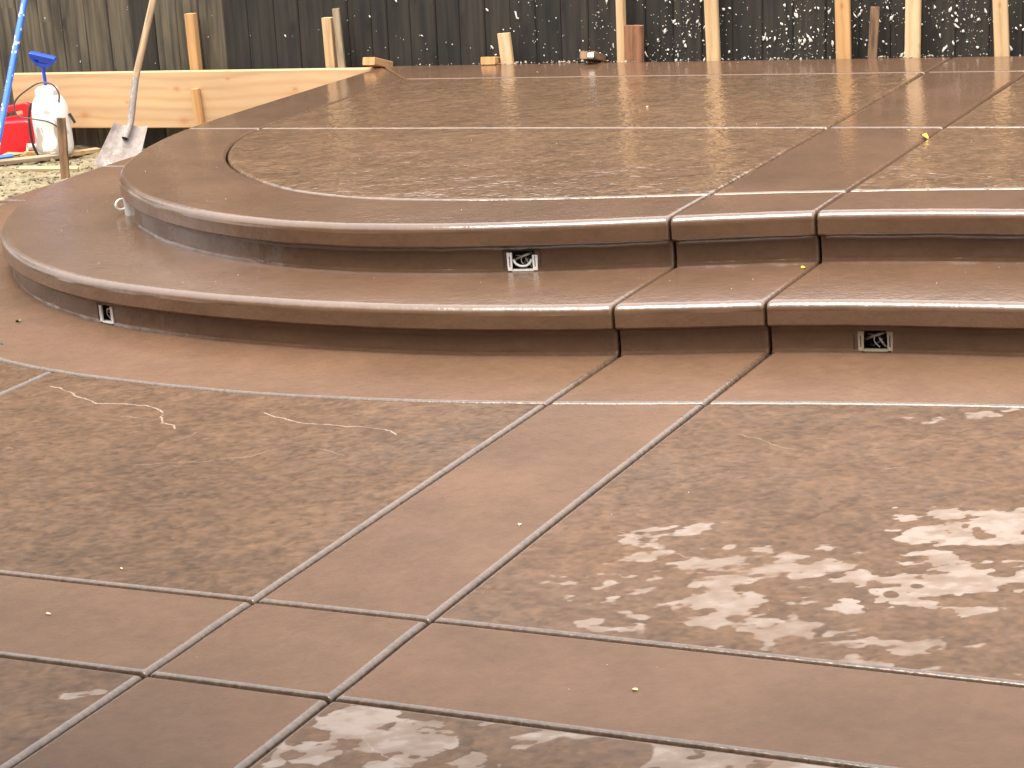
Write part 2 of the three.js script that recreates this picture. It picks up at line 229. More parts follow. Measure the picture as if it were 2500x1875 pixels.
  for (const t of tri) { const [a, b, c] = t.map(i => rings[0][i]); const cr = (b[0] - a[0]) * (c[1] - a[1]) - (b[1] - a[1]) * (c[0] - a[0]); cr < 0 ? idx.push(t[0], t[1], t[2]) : idx.push(t[0], t[2], t[1]); }
  parts.push(geoOf(pos, uv, idx, nor));
  const strip = (k0, k1, flatUv) => {
    const P = [], U = [], I = [], W = k1 - k0 + 1;
    for (let k = k0; k <= k1; k++) for (let i = 0; i <= N; i++) { const q = rings[k][i % N]; P.push(q[0], y - ys[k], q[1]); flatUv ? U.push(q[0], q[1]) : U.push(i === N ? along[N - 1] + 0.02 : along[i], ys[k] + y * 3); }
    for (let k = 0; k < W - 1; k++) for (let i = 0; i < N; i++) {
      const kk = k0 + k; if (nose && kk >= K - 5 && (hole[i] && hole[(i + 1) % N])) continue;
      const a = k * (N + 1) + i, b = a + 1, c = a + N + 1, d = c + 1; I.push(a, b, d, a, d, c);
    }
    const g = geoOf(P, U, I), na = g.attributes.normal;
    for (let k = 0; k < W; k++) { const A = k * (N + 1), B = A + N, x = na.getX(A) + na.getX(B), yy = na.getY(A) + na.getY(B), z = na.getZ(A) + na.getZ(B), l = Math.hypot(x, yy, z) || 1; na.setXYZ(A, x / l, yy / l, z / l); na.setXYZ(B, x / l, yy / l, z / l); }
    if (k0 === 0) for (let i = 0; i <= N; i++) na.setXYZ(i, 0, 1, 0);
    return g;
  };
  const A = 9, edge = strip(0, A, true); if (!opt.edge) parts.push(edge);
  if (nose) parts.push(strip(A, A + 2, false), strip(A + 2, A + 5, false), strip(A + 5, K - 3, false), strip(K - 3, K - 1, false)); else parts.push(strip(A, K - 1, false));
  const m = mesh(name, mergeGeometries(parts), mat, parent); if (opt.edge) mesh('tooled_edge', edge, opt.edge, m); return m;
}
const J = 'joint', NOSE = 'nose', UN = 'under';

// ------------------------------------------------------------------ upper platform
const hp = d => H2 - H1;
const boxes = [];                                                   // step light openings: curve, place, size
function openingOn(C, px, y) { const t = px.x !== undefined ? px : PY(px[0], px[1], y); let best = 0, bd = 1e9; C.forEach((p, i) => { const d = Math.hypot(p[0] - t.x, p[1] - t.z); if (d < bd) { bd = d; best = i; } }); const p = C[best], a = C[best - 2], b = C[best + 2], l = Math.hypot(b[0] - a[0], b[1] - a[1]); return { p, t: [(b[0] - a[0]) / l, (b[1] - a[1]) / l] }; }
const boxU = openingOn(N2, [1274, 668], H1), boxUL = openingOn(N2, V3(-4.965, H1, -6.59), H1), boxLL = openingOn(N1, [250, 795], 0), boxLR = openingOn(N1, [2137, 873], 0);
const gapsHigh = [[boxU.p, 0.050], [boxUL.p, 0.045]], gapsLow = [[boxLL.p, 0.040], [boxLR.p, 0.050]];
const platform = tag(struct('raised_platform'), 'raised brown concrete platform with slate-stamped panels and curved bullnosed edge', 'platform'); delete platform.userData.kind;
{
  const h = H2 - H1, P = platform, nC = cut(N2, 1, ZC), iC = cut(I2, 1, ZC), nA = cut(N2, 0, XA, nC.i + 5), nB = cut(N2, 0, XB, nC.i + 5), iA = cut(I2, 0, XA), iB = cut(I2, 0, XB), end = I2[I2.length - 1], nEnd = N2[N2.length - 1];
  const cIn = [X0, ZBK], cOut = [N2[0][0], N2[0][1]]; I2[0] = cIn;
  const S = M.smoothHigh, T = M.slateHigh;
  panel(P, 'border_panel', H2, h, [[line(cIn, cOut), J], [sub(N2, null, nC), NOSE], [line(nC.p, iC.p), J], [rev(sub(I2, null, iC)), J]], S);
  panel(P, 'border_panel', H2, h, [[line(cIn, cOut), J], [line(cOut, [XA, ZBACK]), J], [line([XA, ZBACK], [XA, ZBK]), J], [line([XA, ZBK], cIn), J]].map(([p, k], i) => [p, k]), S);
  panel(P, 'border_panel', H2, h, [[line([XA, ZBACK], [XB, ZBACK]), J], [line([XB, ZBACK], [XB, ZBK]), J], [line([XB, ZBK], [XA, ZBK]), J], [line([XA, ZBK], [XA, ZBACK]), J]], S);
  panel(P, 'border_panel', H2, h, [[line([XB, ZBACK], [XR, ZBACK]), J], [line([XR, ZBACK], [XR, ZBK]), J], [line([XR, ZBK], [XB, ZBK]), J], [line([XB, ZBK], [XB, ZBACK]), J]], S);
  panel(P, 'border_panel', H2, h, [[sub(N2, nC, nA), NOSE, gapsHigh], [line(nA.p, iA.p), J], [rev(sub(I2, iC, iA)), J], [line(iC.p, nC.p), J]], S);
  panel(P, 'border_panel', H2, h, [[sub(N2, nA, nB), NOSE], [line(nB.p, iB.p), J], [rev(sub(I2, iA, iB)), J], [line(iA.p, nA.p), J]], S);
  panel(P, 'border_panel', H2, h, [[sub(N2, nB, null), NOSE], [line(nEnd, end), J], [rev(sub(I2, iB, null)), J], [line(iB.p, nB.p), J]], S);
  panel(P, 'slate_panel', H2, 0.06, [[sub(I2, null, iC), J], [line(iC.p, [XA, ZC]), J], [line([XA, ZC], [XA, ZBK]), J], [line([XA, ZBK], cIn), J]], T);
  panel(P, 'slate_panel', H2, 0.06, [[sub(I2, iC, iA), J], [line(iA.p, [XA, ZC]), J], [line([XA, ZC], iC.p), J]], T);
  panel(P, 'band_panel', H2, 0.06, [[line([XA, ZBK], [XB, ZBK]), J], [line([XB, ZBK], [XB, ZC]), J], [line([XB, ZC], [XA, ZC]), J], [line([XA, ZC], [XA, ZBK]), J]], S);
  panel(P, 'band_panel', H2, 0.06, [[line([XA, ZC], [XB, ZC]), J], [line([XB, ZC], iB.p), J], [rev(sub(I2, iA, iB)), J], [line(iA.p, [XA, ZC]), J]], S);
  panel(P, 'slate_panel', H2, 0.06, [[line([XB, ZBK], [XR, ZBK]), J], [line([XR, ZBK], [XR, ZC]), J], [line([XR, ZC], [XB, ZC]), J], [line([XB, ZC], [XB, ZBK]), J]], T);
  panel(P, 'slate_panel', H2, 0.06, [[line([XB, ZC], [XR, ZC]), J], [line([XR, ZC], end), J], [rev(sub(I2, iB, null)), J], [line(iB.p, [XB, ZC]), J]], T);
}
// ------------------------------------------------------------------ lower step
const step = tag(struct('curved_step'), 'low brown concrete step curving round the foot of the raised platform', 'step'); delete step.userData.kind;
{
  const U = offsetCurve(N2, 0.07), ZL = -7.49, nC = cut(N1, 1, ZL), uC = cut(U, 1, ZL), nA = cut(N1, 0, XA, nC.i + 5), nB = cut(N1, 0, XB, nC.i + 5), uA = cut(U, 0, XA, uC.i + 5), uB = cut(U, 0, XB, uC.i + 5), S = M.smoothStep, P = step;
  const nE = N1[N1.length - 1], uE = U[U.length - 1];
  panel(P, 'tread_panel', H1, H1, [[sub(N1, null, nC), NOSE], [line(nC.p, uC.p), J], [rev(sub(U, null, uC)), UN], [line(U[0], N1[0]), UN]], S);
  panel(P, 'tread_panel', H1, H1, [[sub(N1, nC, nA), NOSE, gapsLow], [line(nA.p, uA.p), J], [rev(sub(U, uC, uA)), UN], [line(uC.p, nC.p), J]], S);
  panel(P, 'tread_panel', H1, H1, [[sub(N1, nA, nB), NOSE], [line(nB.p, uB.p), J], [rev(sub(U, uA, uB)), UN], [line(uA.p, nA.p), J]], S);
  panel(P, 'tread_panel', H1, H1, [[sub(N1, nB, null), NOSE, gapsLow], [line(nE, uE), UN], [rev(sub(U, uB, null)), UN], [line(uB.p, nB.p), J]], S);
}
// ------------------------------------------------------------------ lower patio
const patio = struct('patio', 'brown concrete patio with slate-stamped panels, smooth bands and tooled joints');
{
  const F = offsetCurve(N1, 0.07), P = patio, S = M.smoothLow, T = M.slateLow, d = 0.045, ZL = -7.49, ZF = 1.0, XL = -6.6, E = { edge: M.edge };
  const fC = cut(F, 1, ZL), fA = cut(F, 0, XA, fC.i + 5), fB = cut(F, 0, XB, fC.i + 5), gA = cut(GB, 0, XA), gB = cut(GB, 0, XB), gG = cut(GB, 0, XG), g0 = GB[0], gE = GB[GB.length - 1], fE = F[F.length - 1];
  panel(P, 'border_panel', 0, d, [[line([XDIRT, ZBACK], F[0]), UN], [sub(F, null, fC), UN], [line(fC.p, [XDIRT, ZL]), J], [line([XDIRT, ZL], [XDIRT, ZBACK]), J]], S, E);
  panel(P, 'border_panel', 0, d, [[line(g0, fC.p), J], [sub(F, fC, fA), UN], [line(fA.p, gA.p), J], [rev(sub(GB, null, gA)), J]], S, E);
  panel(P, 'border_panel', 0, d, [[sub(F, fA, fB), UN], [line(fB.p, gB.p), J], [rev(sub(GB, gA, gB)), J], [line(gA.p, fA.p), J]], S, E);
  panel(P, 'border_panel', 0, d, [[sub(F, fB, null), UN], [line(fE, gE), J], [rev(sub(GB, gB, null)), J], [line(gB.p, fB.p), J]], S, E);
  panel(P, 'slate_panel', 0, d, [[sub(GB, null, gG), J], [line(gG.p, [XG, C1]), J], [line([XG, C1], [XL, C1]), J], [line([XL, C1], [XL, g0[1]]), J], [line([XL, g0[1]], g0), J]], T, E);
  panel(P, 'slate_panel', 0, d, [[sub(GB, gG, gA), J], [line(gA.p, [XA, C1]), J], [line([XA, C1], [XG, C1]), J], [line([XG, C1], gG.p), J]], T, E);
  panel(P, 'band_panel', 0, d, [[sub(GB, gA, gB), J], [line(gB.p, [XB, C1]), J], [line([XB, C1], [XA, C1]), J], [line([XA, C1], gA.p), J]], S, E);
  panel(P, 'slate_panel', 0, d, [[sub(GB, gB, null), J], [line(gE, [XR, C1]), J], [line([XR, C1], [XB, C1]), J], [line([XB, C1], gB.p), J]], T, E);
  for (const [a, b] of [[XL, XA], [XA, XB], [XB, XR]]) panel(P, 'band_panel', 0, d, [[line([a, C1], [b, C1]), J], [line([b, C1], [b, C2]), J], [line([b, C2], [a, C2]), J], [line([a, C2], [a, C1]), J]], S, E);
  for (const [a, b, m, n] of [[XL, XA, T, 'slate_panel'], [XA, XB, S, 'band_panel'], [XB, XR, T, 'slate_panel']]) panel(P, n, 0, d, [[line([a, C2], [b, C2]), J], [line([b, C2], [b, ZF]), J], [line([b, ZF], [a, ZF]), J], [line([a, ZF], [a, C2]), J]], m, E);
  const g = new THREE.BoxGeometry(XR - XDIRT + 0.2, 0.1, ZF - ZBACK - 0.1); g.translate((XR + XDIRT + 0.2) / 2, -0.0952, (ZF + ZBACK) / 2);
  mesh('sub_base', g, M.base, patio);
}

// ------------------------------------------------------------------ dirt and far ground
const dirtY = (x, z) => { const t = clamp((-7.6 - z) / 1.65, 0, 1.2), s = 0.05 * sstep(-6.5, -7.4, x); return -0.022 - 0.098 * t + s * 0.3 + 0.018 * noise2(x * 4, z * 4, 201) + 0.012 * noise2(x * 11, z * 11, 203) + 0.007 * noise2(x * 29, z * 29, 207); };
function onDirt(u, v) { let y = -0.05; let p; for (let i = 0; i < 8; i++) { p = PY(u, v, y); y = mix(y, dirtY(p.x, p.z), 0.7); } p.y = y; return p; }
const dirtF = fbm(24, 5, 301), dirtG = fbm(90, 3, 307);
const dirtCol = dataTex(512, 512, (u, v, c) => { const k = 1 + 0.55 * dirtF(u, v) + 0.5 * dirtG(u, v), w = clamp(0.5 + dirtF(v, u)); c[0] = toS(mix(0.166, 0.194, w) * k); c[1] = toS(mix(0.133, 0.158, w) * k); c[2] = toS(mix(0.076, 0.096, w) * k); }, true, 0.9);
M.dirt = new THREE.MeshStandardMaterial({ map: dirtCol, bumpMap: dirtCol, bumpScale: 0.008, roughness: 0.95 });
{
  const n = 190, m = 190, xa = -9.6, xb = XDIRT - 0.003, za = -9.9, zb = -5.2, pos = [], uv = [], idx = [];
  for (let j = 0; j <= m; j++) for (let i = 0; i <= n; i++) { const x = mix(xa, xb, i / n), z = mix(za, zb, j / m); pos.push(x, dirtY(x, z), z); uv.push(x, z); }
  for (let j = 0; j < m; j++) for (let i = 0; i < n; i++) { const a = j * (n + 1) + i; idx.push(a, a + n + 1, a + 1, a + 1, a + n + 1, a + n + 2); }
  const o = mesh('dirt', geoOf(pos, uv, idx), M.dirt); o.userData = { kind: 'structure', label: 'bare sandy dirt beside the steps' };
  const g = new THREE.PlaneGeometry(160, 160); g.rotateX(-Math.PI / 2); const a = g.attributes.uv; for (let i = 0; i < a.count; i++) a.setXY(i, a.getX(i) * 160, a.getY(i) * 160); g.translate(0, -0.2, 0);
  const q = mesh('ground', g, M.dirt); q.userData = { kind: 'structure', label: 'bare ground around the patio' };
}

// ------------------------------------------------------------------ wood
const wF = fbm(3, 6, 401, 1), wG = fbm(20, 4, 409), wH = fbm(2, 4, 419);
function woodTex(w, h, L, ca, cb, ringK, knots, seed, dirtiness = 0, gr = 0.42) { // u across the grain, v along it
  const A = fbm(4, 3, seed), B = fbm(48, 3, seed + 1), Cn = fbm(6, 4, seed + 2);
  return dataTex(w, h, (u, v, c) => {
    let gu = u + 0.05 * A(v * 0.999, 0.3) + 0.02 * Cn(u, v), k = 0, dark = 0;
    for (const [kx, ky, r] of knots) { const dx = (u - kx) * L[0], dy = (v - ky) * L[1], d = Math.hypot(dx, dy * 0.55) / r; gu += 0.05 * Math.exp(-d * d * 0.25) * Math.sign(dx || 1); if (d < 1) dark = Math.max(dark, 1 - d * d); else if (d < 1.4) dark = Math.max(dark, 0.35 * (1.4 - d) / 0.4); }
    k = 0.5 + 0.5 * Math.sin(gu * ringK + 2.5 * Cn(v, u * 0.2)); k = Math.pow(k, 2.2);
    const st = B(u, v * 0.06 % 1), m = clamp(0.62 * k + gr * st + 0.12 * A(u, v) + 0.1), t = clamp(m + dark * 0.9);
    const gl = 1 + 0.16 * Cn(u, v) + 0.10 * st - dirtiness * clamp(Cn(v, u) + 0.1) * 1.1;
    c[0] = toS(mix(ca[0], cb[0], t) * gl); c[1] = toS(mix(ca[1], cb[1], t) * gl * (1 - 0.2 * dark)); c[2] = toS(mix(ca[2], cb[2], t) * gl * (1 - 0.3 * dark));
  }, true, L);
}
const pineTex = woodTex(256, 1024, [0.16, 0.9], [0.52, 0.365, 0.20], [0.40, 0.245, 0.11], 26, [[0.3, 0.2, 0.008], [0.75, 0.62, 0.010]], 431);
const plankTex = woodTex(512, 1024, [0.30, 2.4], [0.53, 0.355, 0.195], [0.455, 0.275, 0.135], 34, [[0.72, 0.185, 0.020], [0.25, 0.10, 0.010], [0.28, 0.43, 0.014], [0.82, 0.44, 0.022], [0.60, 0.66, 0.012], [0.30, 0.72, 0.009], [0.45, 0.9, 0.018], [0.12, 0.56, 0.008], [0.5, 0.30, 0.007]], 443);
const redTex = woodTex(256, 512, [0.16, 0.5], [0.27, 0.127, 0.062], [0.16, 0.068, 0.03], 30, [], 457, 0.4);
const oldTex = woodTex(256, 512, [0.16, 0.5], [0.25, 0.148, 0.08], [0.145, 0.074, 0.037], 24, [[0.5, 0.4, 0.008]], 461, 0.9);
const greyTex = woodTex(256, 1024, [0.16, 0.9], [0.35, 0.275, 0.18], [0.25, 0.18, 0.11], 28, [[0.4, 0.5, 0.01]], 467, 0.7);
const fenceTex = woodTex(512, 1024, [0.42, 1.7], [0.095, 0.085, 0.066], [0.036, 0.033, 0.027], 44, [[0.2, 0.3, 0.012], [0.65, 0.55, 0.015], [0.85, 0.15, 0.010], [0.4, 0.8, 0.013]], 479, 0.75, 1.1);
const woodMat = (t, c = [1, 1, 1], r = 0.72, b = 0.0012) => new THREE.MeshStandardMaterial({ map: t, bumpMap: t, bumpScale: b, roughness: r, color: new THREE.Color(...c) });
M.pine = woodMat(pineTex); M.pinePale = woodMat(pineTex, [1.12, 1.16, 1.25]); M.pineOrange = woodMat(pineTex, [0.98, 0.80, 0.62]); M.plank = woodMat(plankTex); M.redwood = woodMat(redTex); M.oldwood = woodMat(oldTex); M.greywood = woodMat(greyTex);
M.endgrain = woodMat(pineTex, [0.92, 0.72, 0.55], 0.85);
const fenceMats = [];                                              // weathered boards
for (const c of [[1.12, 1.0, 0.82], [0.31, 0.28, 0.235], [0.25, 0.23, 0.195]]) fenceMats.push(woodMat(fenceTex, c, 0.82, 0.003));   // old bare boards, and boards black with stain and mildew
// a sawn length of timber: chamfered section w x t, from point a to point b; face = the way its wide side looks
function timberGeo(len, w, t, ch = 0.0025, uo = 0, vo = 0) {
  const a = w / 2, b = t / 2, prof = [[-a + ch, b], [a - ch, b], [a, b - ch], [a, -b + ch], [a - ch, -b], [-a + ch, -b], [-a, -b + ch], [-a, b - ch]], pos = [], uv = [], idx = []; let s = 0;
  const tri = (A, B, C) => { const n = pos.length / 3; for (const q of [A, B, C]) { pos.push(...q[0]); uv.push(...q[1]); } idx.push(n, n + 1, n + 2); };
  for (let i = 0; i < 8; i++) { const p = prof[i], q = prof[(i + 1) % 8], l = Math.hypot(q[0] - p[0], q[1] - p[1]), A = [[p[0], 0, p[1]], [uo + s, vo]], B = [[q[0], 0, q[1]], [uo + s + l, vo]], C = [[q[0], len, q[1]], [uo + s + l, vo + len]], D = [[p[0], len, p[1]], [uo + s, vo + len]]; tri(A, B, C); tri(A, C, D); s += l; }
  for (let i = 1; i < 7; i++) { tri([[prof[0][0], len, prof[0][1]], [uo + prof[0][0], vo + prof[0][1]]], [[prof[i][0], len, prof[i][1]], [uo + prof[i][0], vo + prof[i][1]]], [[prof[i + 1][0], len, prof[i + 1][1]], [uo + prof[i + 1][0], vo + prof[i + 1][1]]]); tri([[prof[0][0], 0, prof[0][1]], [uo, vo]], [[prof[i + 1][0], 0, prof[i + 1][1]], [uo + 0.02, vo]], [[prof[i][0], 0, prof[i][1]], [uo, vo + 0.02]]); }
  return geoOf(pos, uv, idx);
}
function orient(o, a, b, face) { const Y = b.clone().sub(a).normalize(), Z = face.clone().addScaledVector(Y, -face.dot(Y)).normalize(), X = new THREE.Vector3().crossVectors(Y, Z); o.quaternion.setFromRotationMatrix(new THREE.Matrix4().makeBasis(X, Y, Z)); o.position.copy(a); return o; }
function timber(name, a, b, w, t, mat, face = V3(0, 0, 1), parent, ch) { return orient(mesh(name, timberGeo(a.distanceTo(b), w, t, ch, R() * 0.3, R()), mat, parent), a, b, face); }

// ------------------------------------------------------------------ fence
const ZF0 = -9.262;
const fence = thing('board_fence', 'dark weathered vertical board fence flecked with pale splatter behind the platform', 'fence');
const leanAt = x => mix(0.012, 0.046, sstep(-7.6, -4.5, x));
{
  const px = [41, 95, 151, 208, 264, 319, 377, 432, 486, 547, 606, 671, 730, 793, 850, 908, 946, 1003, 1066, 1124, 1185, 1248, 1309, 1372, 1438, 1509, 1578, 1647, 1716, 1791, 1864, 1940, 2019, 2101, 2177, 2254, 2337, 2421, 2500];
  let xs = px.map(u => PZ(u, 68, ZF0).x); while (xs[0] > -9.8) xs.unshift(xs[0] - rr(0.136, 0.147)); while (xs[xs.length - 1] < 2.2) xs.push(xs[xs.length - 1] + rr(0.136, 0.147));
  const yRef = 0.62;
  for (let i = 0; i + 1 < xs.length; i++) {
    const w = xs[i + 1] - xs[i], xm = (xs[i] + xs[i + 1]) / 2, ln = leanAt(xm), zo = ZF0 - 0.011 + (i % 2 ? -0.003 : 0) + rr(-0.0015, 0.0015);
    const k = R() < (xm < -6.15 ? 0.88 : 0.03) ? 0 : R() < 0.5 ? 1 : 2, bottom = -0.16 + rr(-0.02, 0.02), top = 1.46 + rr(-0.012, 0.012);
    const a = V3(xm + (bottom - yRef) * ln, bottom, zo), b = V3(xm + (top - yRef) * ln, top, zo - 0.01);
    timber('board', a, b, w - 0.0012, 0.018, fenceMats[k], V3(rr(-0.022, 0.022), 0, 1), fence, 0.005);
  }
  for (const y of [0.25, 1.22]) { timber('rail', V3(-9.9, y, ZF0 - 0.050), V3(2.3, y, ZF0 - 0.050), 0.09, 0.038, fenceMats[1], V3(0, 0, 1), fence); }
  for (let x = -9; x < 2.4; x += 2.4) timber('post', V3(x, -0.2, ZF0 - 0.118), V3(x, 1.42, ZF0 - 0.118), 0.09, 0.09, fenceMats[1], V3(0, 0, 1), fence);
  // thrown flecks of pale cement on the boards
  const pos = [], uv = [], idx = [];
  function fleck(x, y, r, el, ang) {
    const n = 6, c = pos.length / 3, z = ZF0 + 0.0012; pos.push(x, y, z + Math.min(0.0022, r * 0.45)); uv.push(0, 0);
    for (let k = 0; k < n; k++) { const t = k / n * 6.283, q = r * rr(0.35, 1.4), px_ = Math.cos(t) * q, py_ = Math.sin(t) * q * el; pos.push(x + px_ * Math.cos(ang) - py_ * Math.sin(ang), y + px_ * Math.sin(ang) + py_ * Math.cos(ang), z - 0.004); uv.push(0, 0); }
    for (let k = 0; k < n; k++) idx.push(c, c + 1 + k, c + 1 + (k + 1) % n);
  }
  for (let i = 0; i < 13000; i++) {
    const x = rr(-7.6, 0.5), d = 0.012 + 0.16 * sstep(-5.9, -4.9, x) + 0.42 * sstep(-4.7, -4.1, x) + 0.35 * Math.exp(-(((x + 3.6) / 0.6) ** 2)), y = 0.30 + Math.pow(R(), 1.3) * 0.75; if (R() > d * (0.1 + 1.8 * (0.5 + 0.5 * noise2(x * 6, y * 6, 501)) ** 2)) continue; const big = Math.pow(R(), 5);
    if (x < -5.4 && y < 0.31) continue;
    fleck(x, y, 0.0009 + 0.0062 * big + 0.0007 * R(), rr(0.7, 2.6), rr(-0.9, 0.9));
  }
  const g = geoOf(pos, uv, idx); const o = mesh('splatter', g, new THREE.MeshStandardMaterial({ color: new THREE.Color(0.66, 0.62, 0.55), roughness: 0.9 }), fence); o.userData = { kind: 'stuff', label: 'pale cement splatter on the boards' };
}

// ------------------------------------------------------------------ form board and stakes along the fence
const WS = 'pine stakes along the fence';
{
  const a = PZ(40, 246, -9.155), b = PZ(929, 246, -9.155); a.y = b.y = 0.164; b.x = -5.28;
  const o = tag(mesh('form_plank', timberGeo(a.distanceTo(b), 0.286, 0.038, 0.004, 0.0, 0.0), M.plank), 'wide fresh pine form plank standing on edge against the fence', 'plank'); orient(o, a, b, V3(0, 0.0, 1));
}
function stake(pxBase, pxTop, z, wPx, t, mat, label, opt = {}) {
  const a = PZ(pxBase[0], pxBase[1], z), b = PZ(pxTop[0], pxTop[1], z + (opt.dz ?? 0)); const dir = b.clone().sub(a).normalize(); if (opt.h) b.copy(a).addScaledVector(dir, opt.h); a.addScaledVector(dir, -(opt.bury ?? 0.1));
  const e0 = PZ(pxBase[0] - wPx / 2, pxBase[1], z), e1 = PZ(pxBase[0] + wPx / 2, pxBase[1], z), face = V3(Math.sin(opt.turn ?? 0), 0, Math.cos(opt.turn ?? 0));
  return tag(timber(opt.name ?? 'wood_stake', a, b, opt.w ?? e0.distanceTo(e1), t, mat, face, undefined, 0.003), label, opt.cat ?? 'stake', opt.group ?? WS);
}
stake([480, 174], [465, 33], -9.215, 22, 0.038, M.pineOrange, 'pine stake with a chipped side rising behind the form plank, alone above it', { bury: 0.2 });
stake([488, 302], [476, 217], -9.118, 17, 0.030, M.pineOrange, 'short brown stake nailed against the face of the form plank', { bury: 0.12 });
stake([811, 168], [800, 43], -9.218, 23, 0.036, M.pine, 'shorter orange-toned stake of the touching pair behind the plank end', { bury: 0.2 });
stake([836, 168], [820, 21], -9.188, 17, 0.034, M.greywood, 'taller grimy stake of the touching pair behind the plank end', { turn: 0.35, bury: 0.2, w: 0.032 });
stake([1240, 160], [1230, 81], -9.21, 29, 0.022, M.pinePale, 'short pale stake leaning beside a stub of cut wood at the fence', { bury: 0.08 });
stake([1519, 151], [1515, 0], -9.212, 18, 0.036, M.pine, 'tall narrow pine stake beside two short reddish ones', { h: 0.43 });
stake([1536, 149], [1535, 62], -9.214, 24, 0.03, M.redwood, 'short reddish stake touching the tall narrow pine stake', { bury: 0.1 });
stake([1559, 149], [1558, 62], -9.218, 22, 0.034, M.redwood, 'short reddish stake on the outer side of the reddish pair', { bury: 0.1 });
stake([1742.5, 149], [1736, 0], -9.213, 32, 0.02, M.pine, 'tall clean pine stake standing alone between the reddish pair and the orange stake', { h: 0.52 });
stake([2060, 141], [2057, 0], -9.214, 36, 0.02, M.pineOrange, 'tall orange-tinted stake beside the short twisted stake', { h: 0.32 });
stake([2130, 136], [2137, 17], -9.210, 28, 0.034, M.oldwood, 'short dark-grained twisted stake between the orange and the whitish stakes', { turn: 0.55, w: 0.034 });
stake([2228, 131], [2230, 0], -9.212, 37, 0.02, M.pinePale, 'tall whitish stake standing at the smooth band of the platform', { h: 0.32 });
stake([2446.5, 133], [2442, 2], -9.212, 36, 0.02, M.pine, 'pale stake near the slate panel beyond the smooth band', { h: 0.245 });
// stub ends of stakes that lean out over the platform edge
function stub(px0, px1, w, t, mat, label, sticker) {
  const a = PZ(px1[0], px1[1], -9.25), b = PZ(px0[0], px0[1], sticker); const g = thing('stake_stub', label, 'stake', [0, 0, 0], 'stubs of cut stakes');
  timber('stub', a, b, w, t, mat, V3(0, 1, 0), g, 0.003);
  return g;
}
stub([900, 149], [945, 160], 0.066, 0.037, M.endgrain, 'pine stub leaning out over the corner where the plank meets the platform', -9.08);
stub([1191, 148], [1210, 149], 0.074, 0.036, M.endgrain, 'squat pine stub beside the short pale leaning stake', -9.165);
{ const g = stub([1432, 134], [1462, 143], 0.068, 0.034, M.oldwood, 'reddish stub with a white sticker lying at the fence foot', -9.12); const p = PZ(1442, 134, -9.1185); const s = mesh('sticker', new THREE.BoxGeometry(0.030, 0.020, 0.001), new THREE.MeshStandardMaterial({ color: new THREE.Color(0.8, 0.8, 0.8), roughness: 0.5 }), g); const d = g.children[0]; s.quaternion.copy(d.quaternion).multiply(new THREE.Quaternion().setFromAxisAngle(V3(1, 0, 0), -Math.PI / 2)); s.position.copy(p); }
// crumbs of cement and wood along the back edge
{
  const gs = []; const ico = new THREE.IcosahedronGeometry(1, 0); ico.deleteAttribute('uv');
  for (let i = 0; i < 260; i++) {
    const heavy = [[-5.3, 0.12], [-4.33, 0.16], [-4.02, 0.05], [-2.95, 0.10], [-2.72, 0.10], [-4.65, 0.1]][i % 6]; const x = i % 3 ? heavy[0] + (R() + R() - 1) * heavy[1] * 1.6 : rr(-5.35, -1.9), r = 0.0016 + 0.006 * Math.pow(R(), 3), z = -9.2 + rr(-0.035, 0.012);
    const g = ico.clone(); g.applyMatrix4(new THREE.Matrix4().compose(V3(x, H2 + r * 0.3, z), new THREE.Quaternion().setFromEuler(new THREE.Euler(R() * 6, R() * 6, R() * 6)), V3(r * rr(0.7, 1.6), r * rr(0.5, 0.9), r))); gs.push(g);
  }
  const o = mesh('cement_crumbs', mergeGeometries(gs), new THREE.MeshStandardMaterial({ color: new THREE.Color(0.36, 0.29, 0.23), roughness: 0.95 })); o.userData = { kind: 'stuff', label: 'pale cement crumbs along the platform edge at the fence', category: 'crumbs' };
}

// ------------------------------------------------------------------ step light boxes in the risers
M.white = new THREE.MeshStandardMaterial({ color: new THREE.Color(0.74, 0.72, 0.69), roughness: 0.45 });
M.grimy = new THREE.MeshStandardMaterial({ color: new THREE.Color(0.32, 0.27, 0.20), roughness: 0.6 });
M.boxdark = new THREE.MeshStandardMaterial({ color: new THREE.Color(0.03, 0.027, 0.025), roughness: 0.7 });
M.cable = new THREE.MeshStandardMaterial({ color: new THREE.Color(0.05, 0.048, 0.045), roughness: 0.35 });
M.cableGrey = new THREE.MeshStandardMaterial({ color: new THREE.Color(0.30, 0.28, 0.24), roughness: 0.4 });
M.copper = new THREE.MeshStandardMaterial({ color: new THREE.Color(0.55, 0.5, 0.44), roughness: 0.35, metalness: 0.4 });
function tube(pts, r, seg = 24, rad = 6) { return new THREE.TubeGeometry(new THREE.CatmullRomCurve3(pts.map(p => V3(...p))), seg, r, rad, false); }
function bar(x0, x1, y0, y1, z0, z1) { const g = new THREE.BoxGeometry(x1 - x0, y1 - y0, z1 - z0); g.translate((x0 + x1) / 2, (y0 + y1) / 2, (z0 + z1) / 2); return g; }
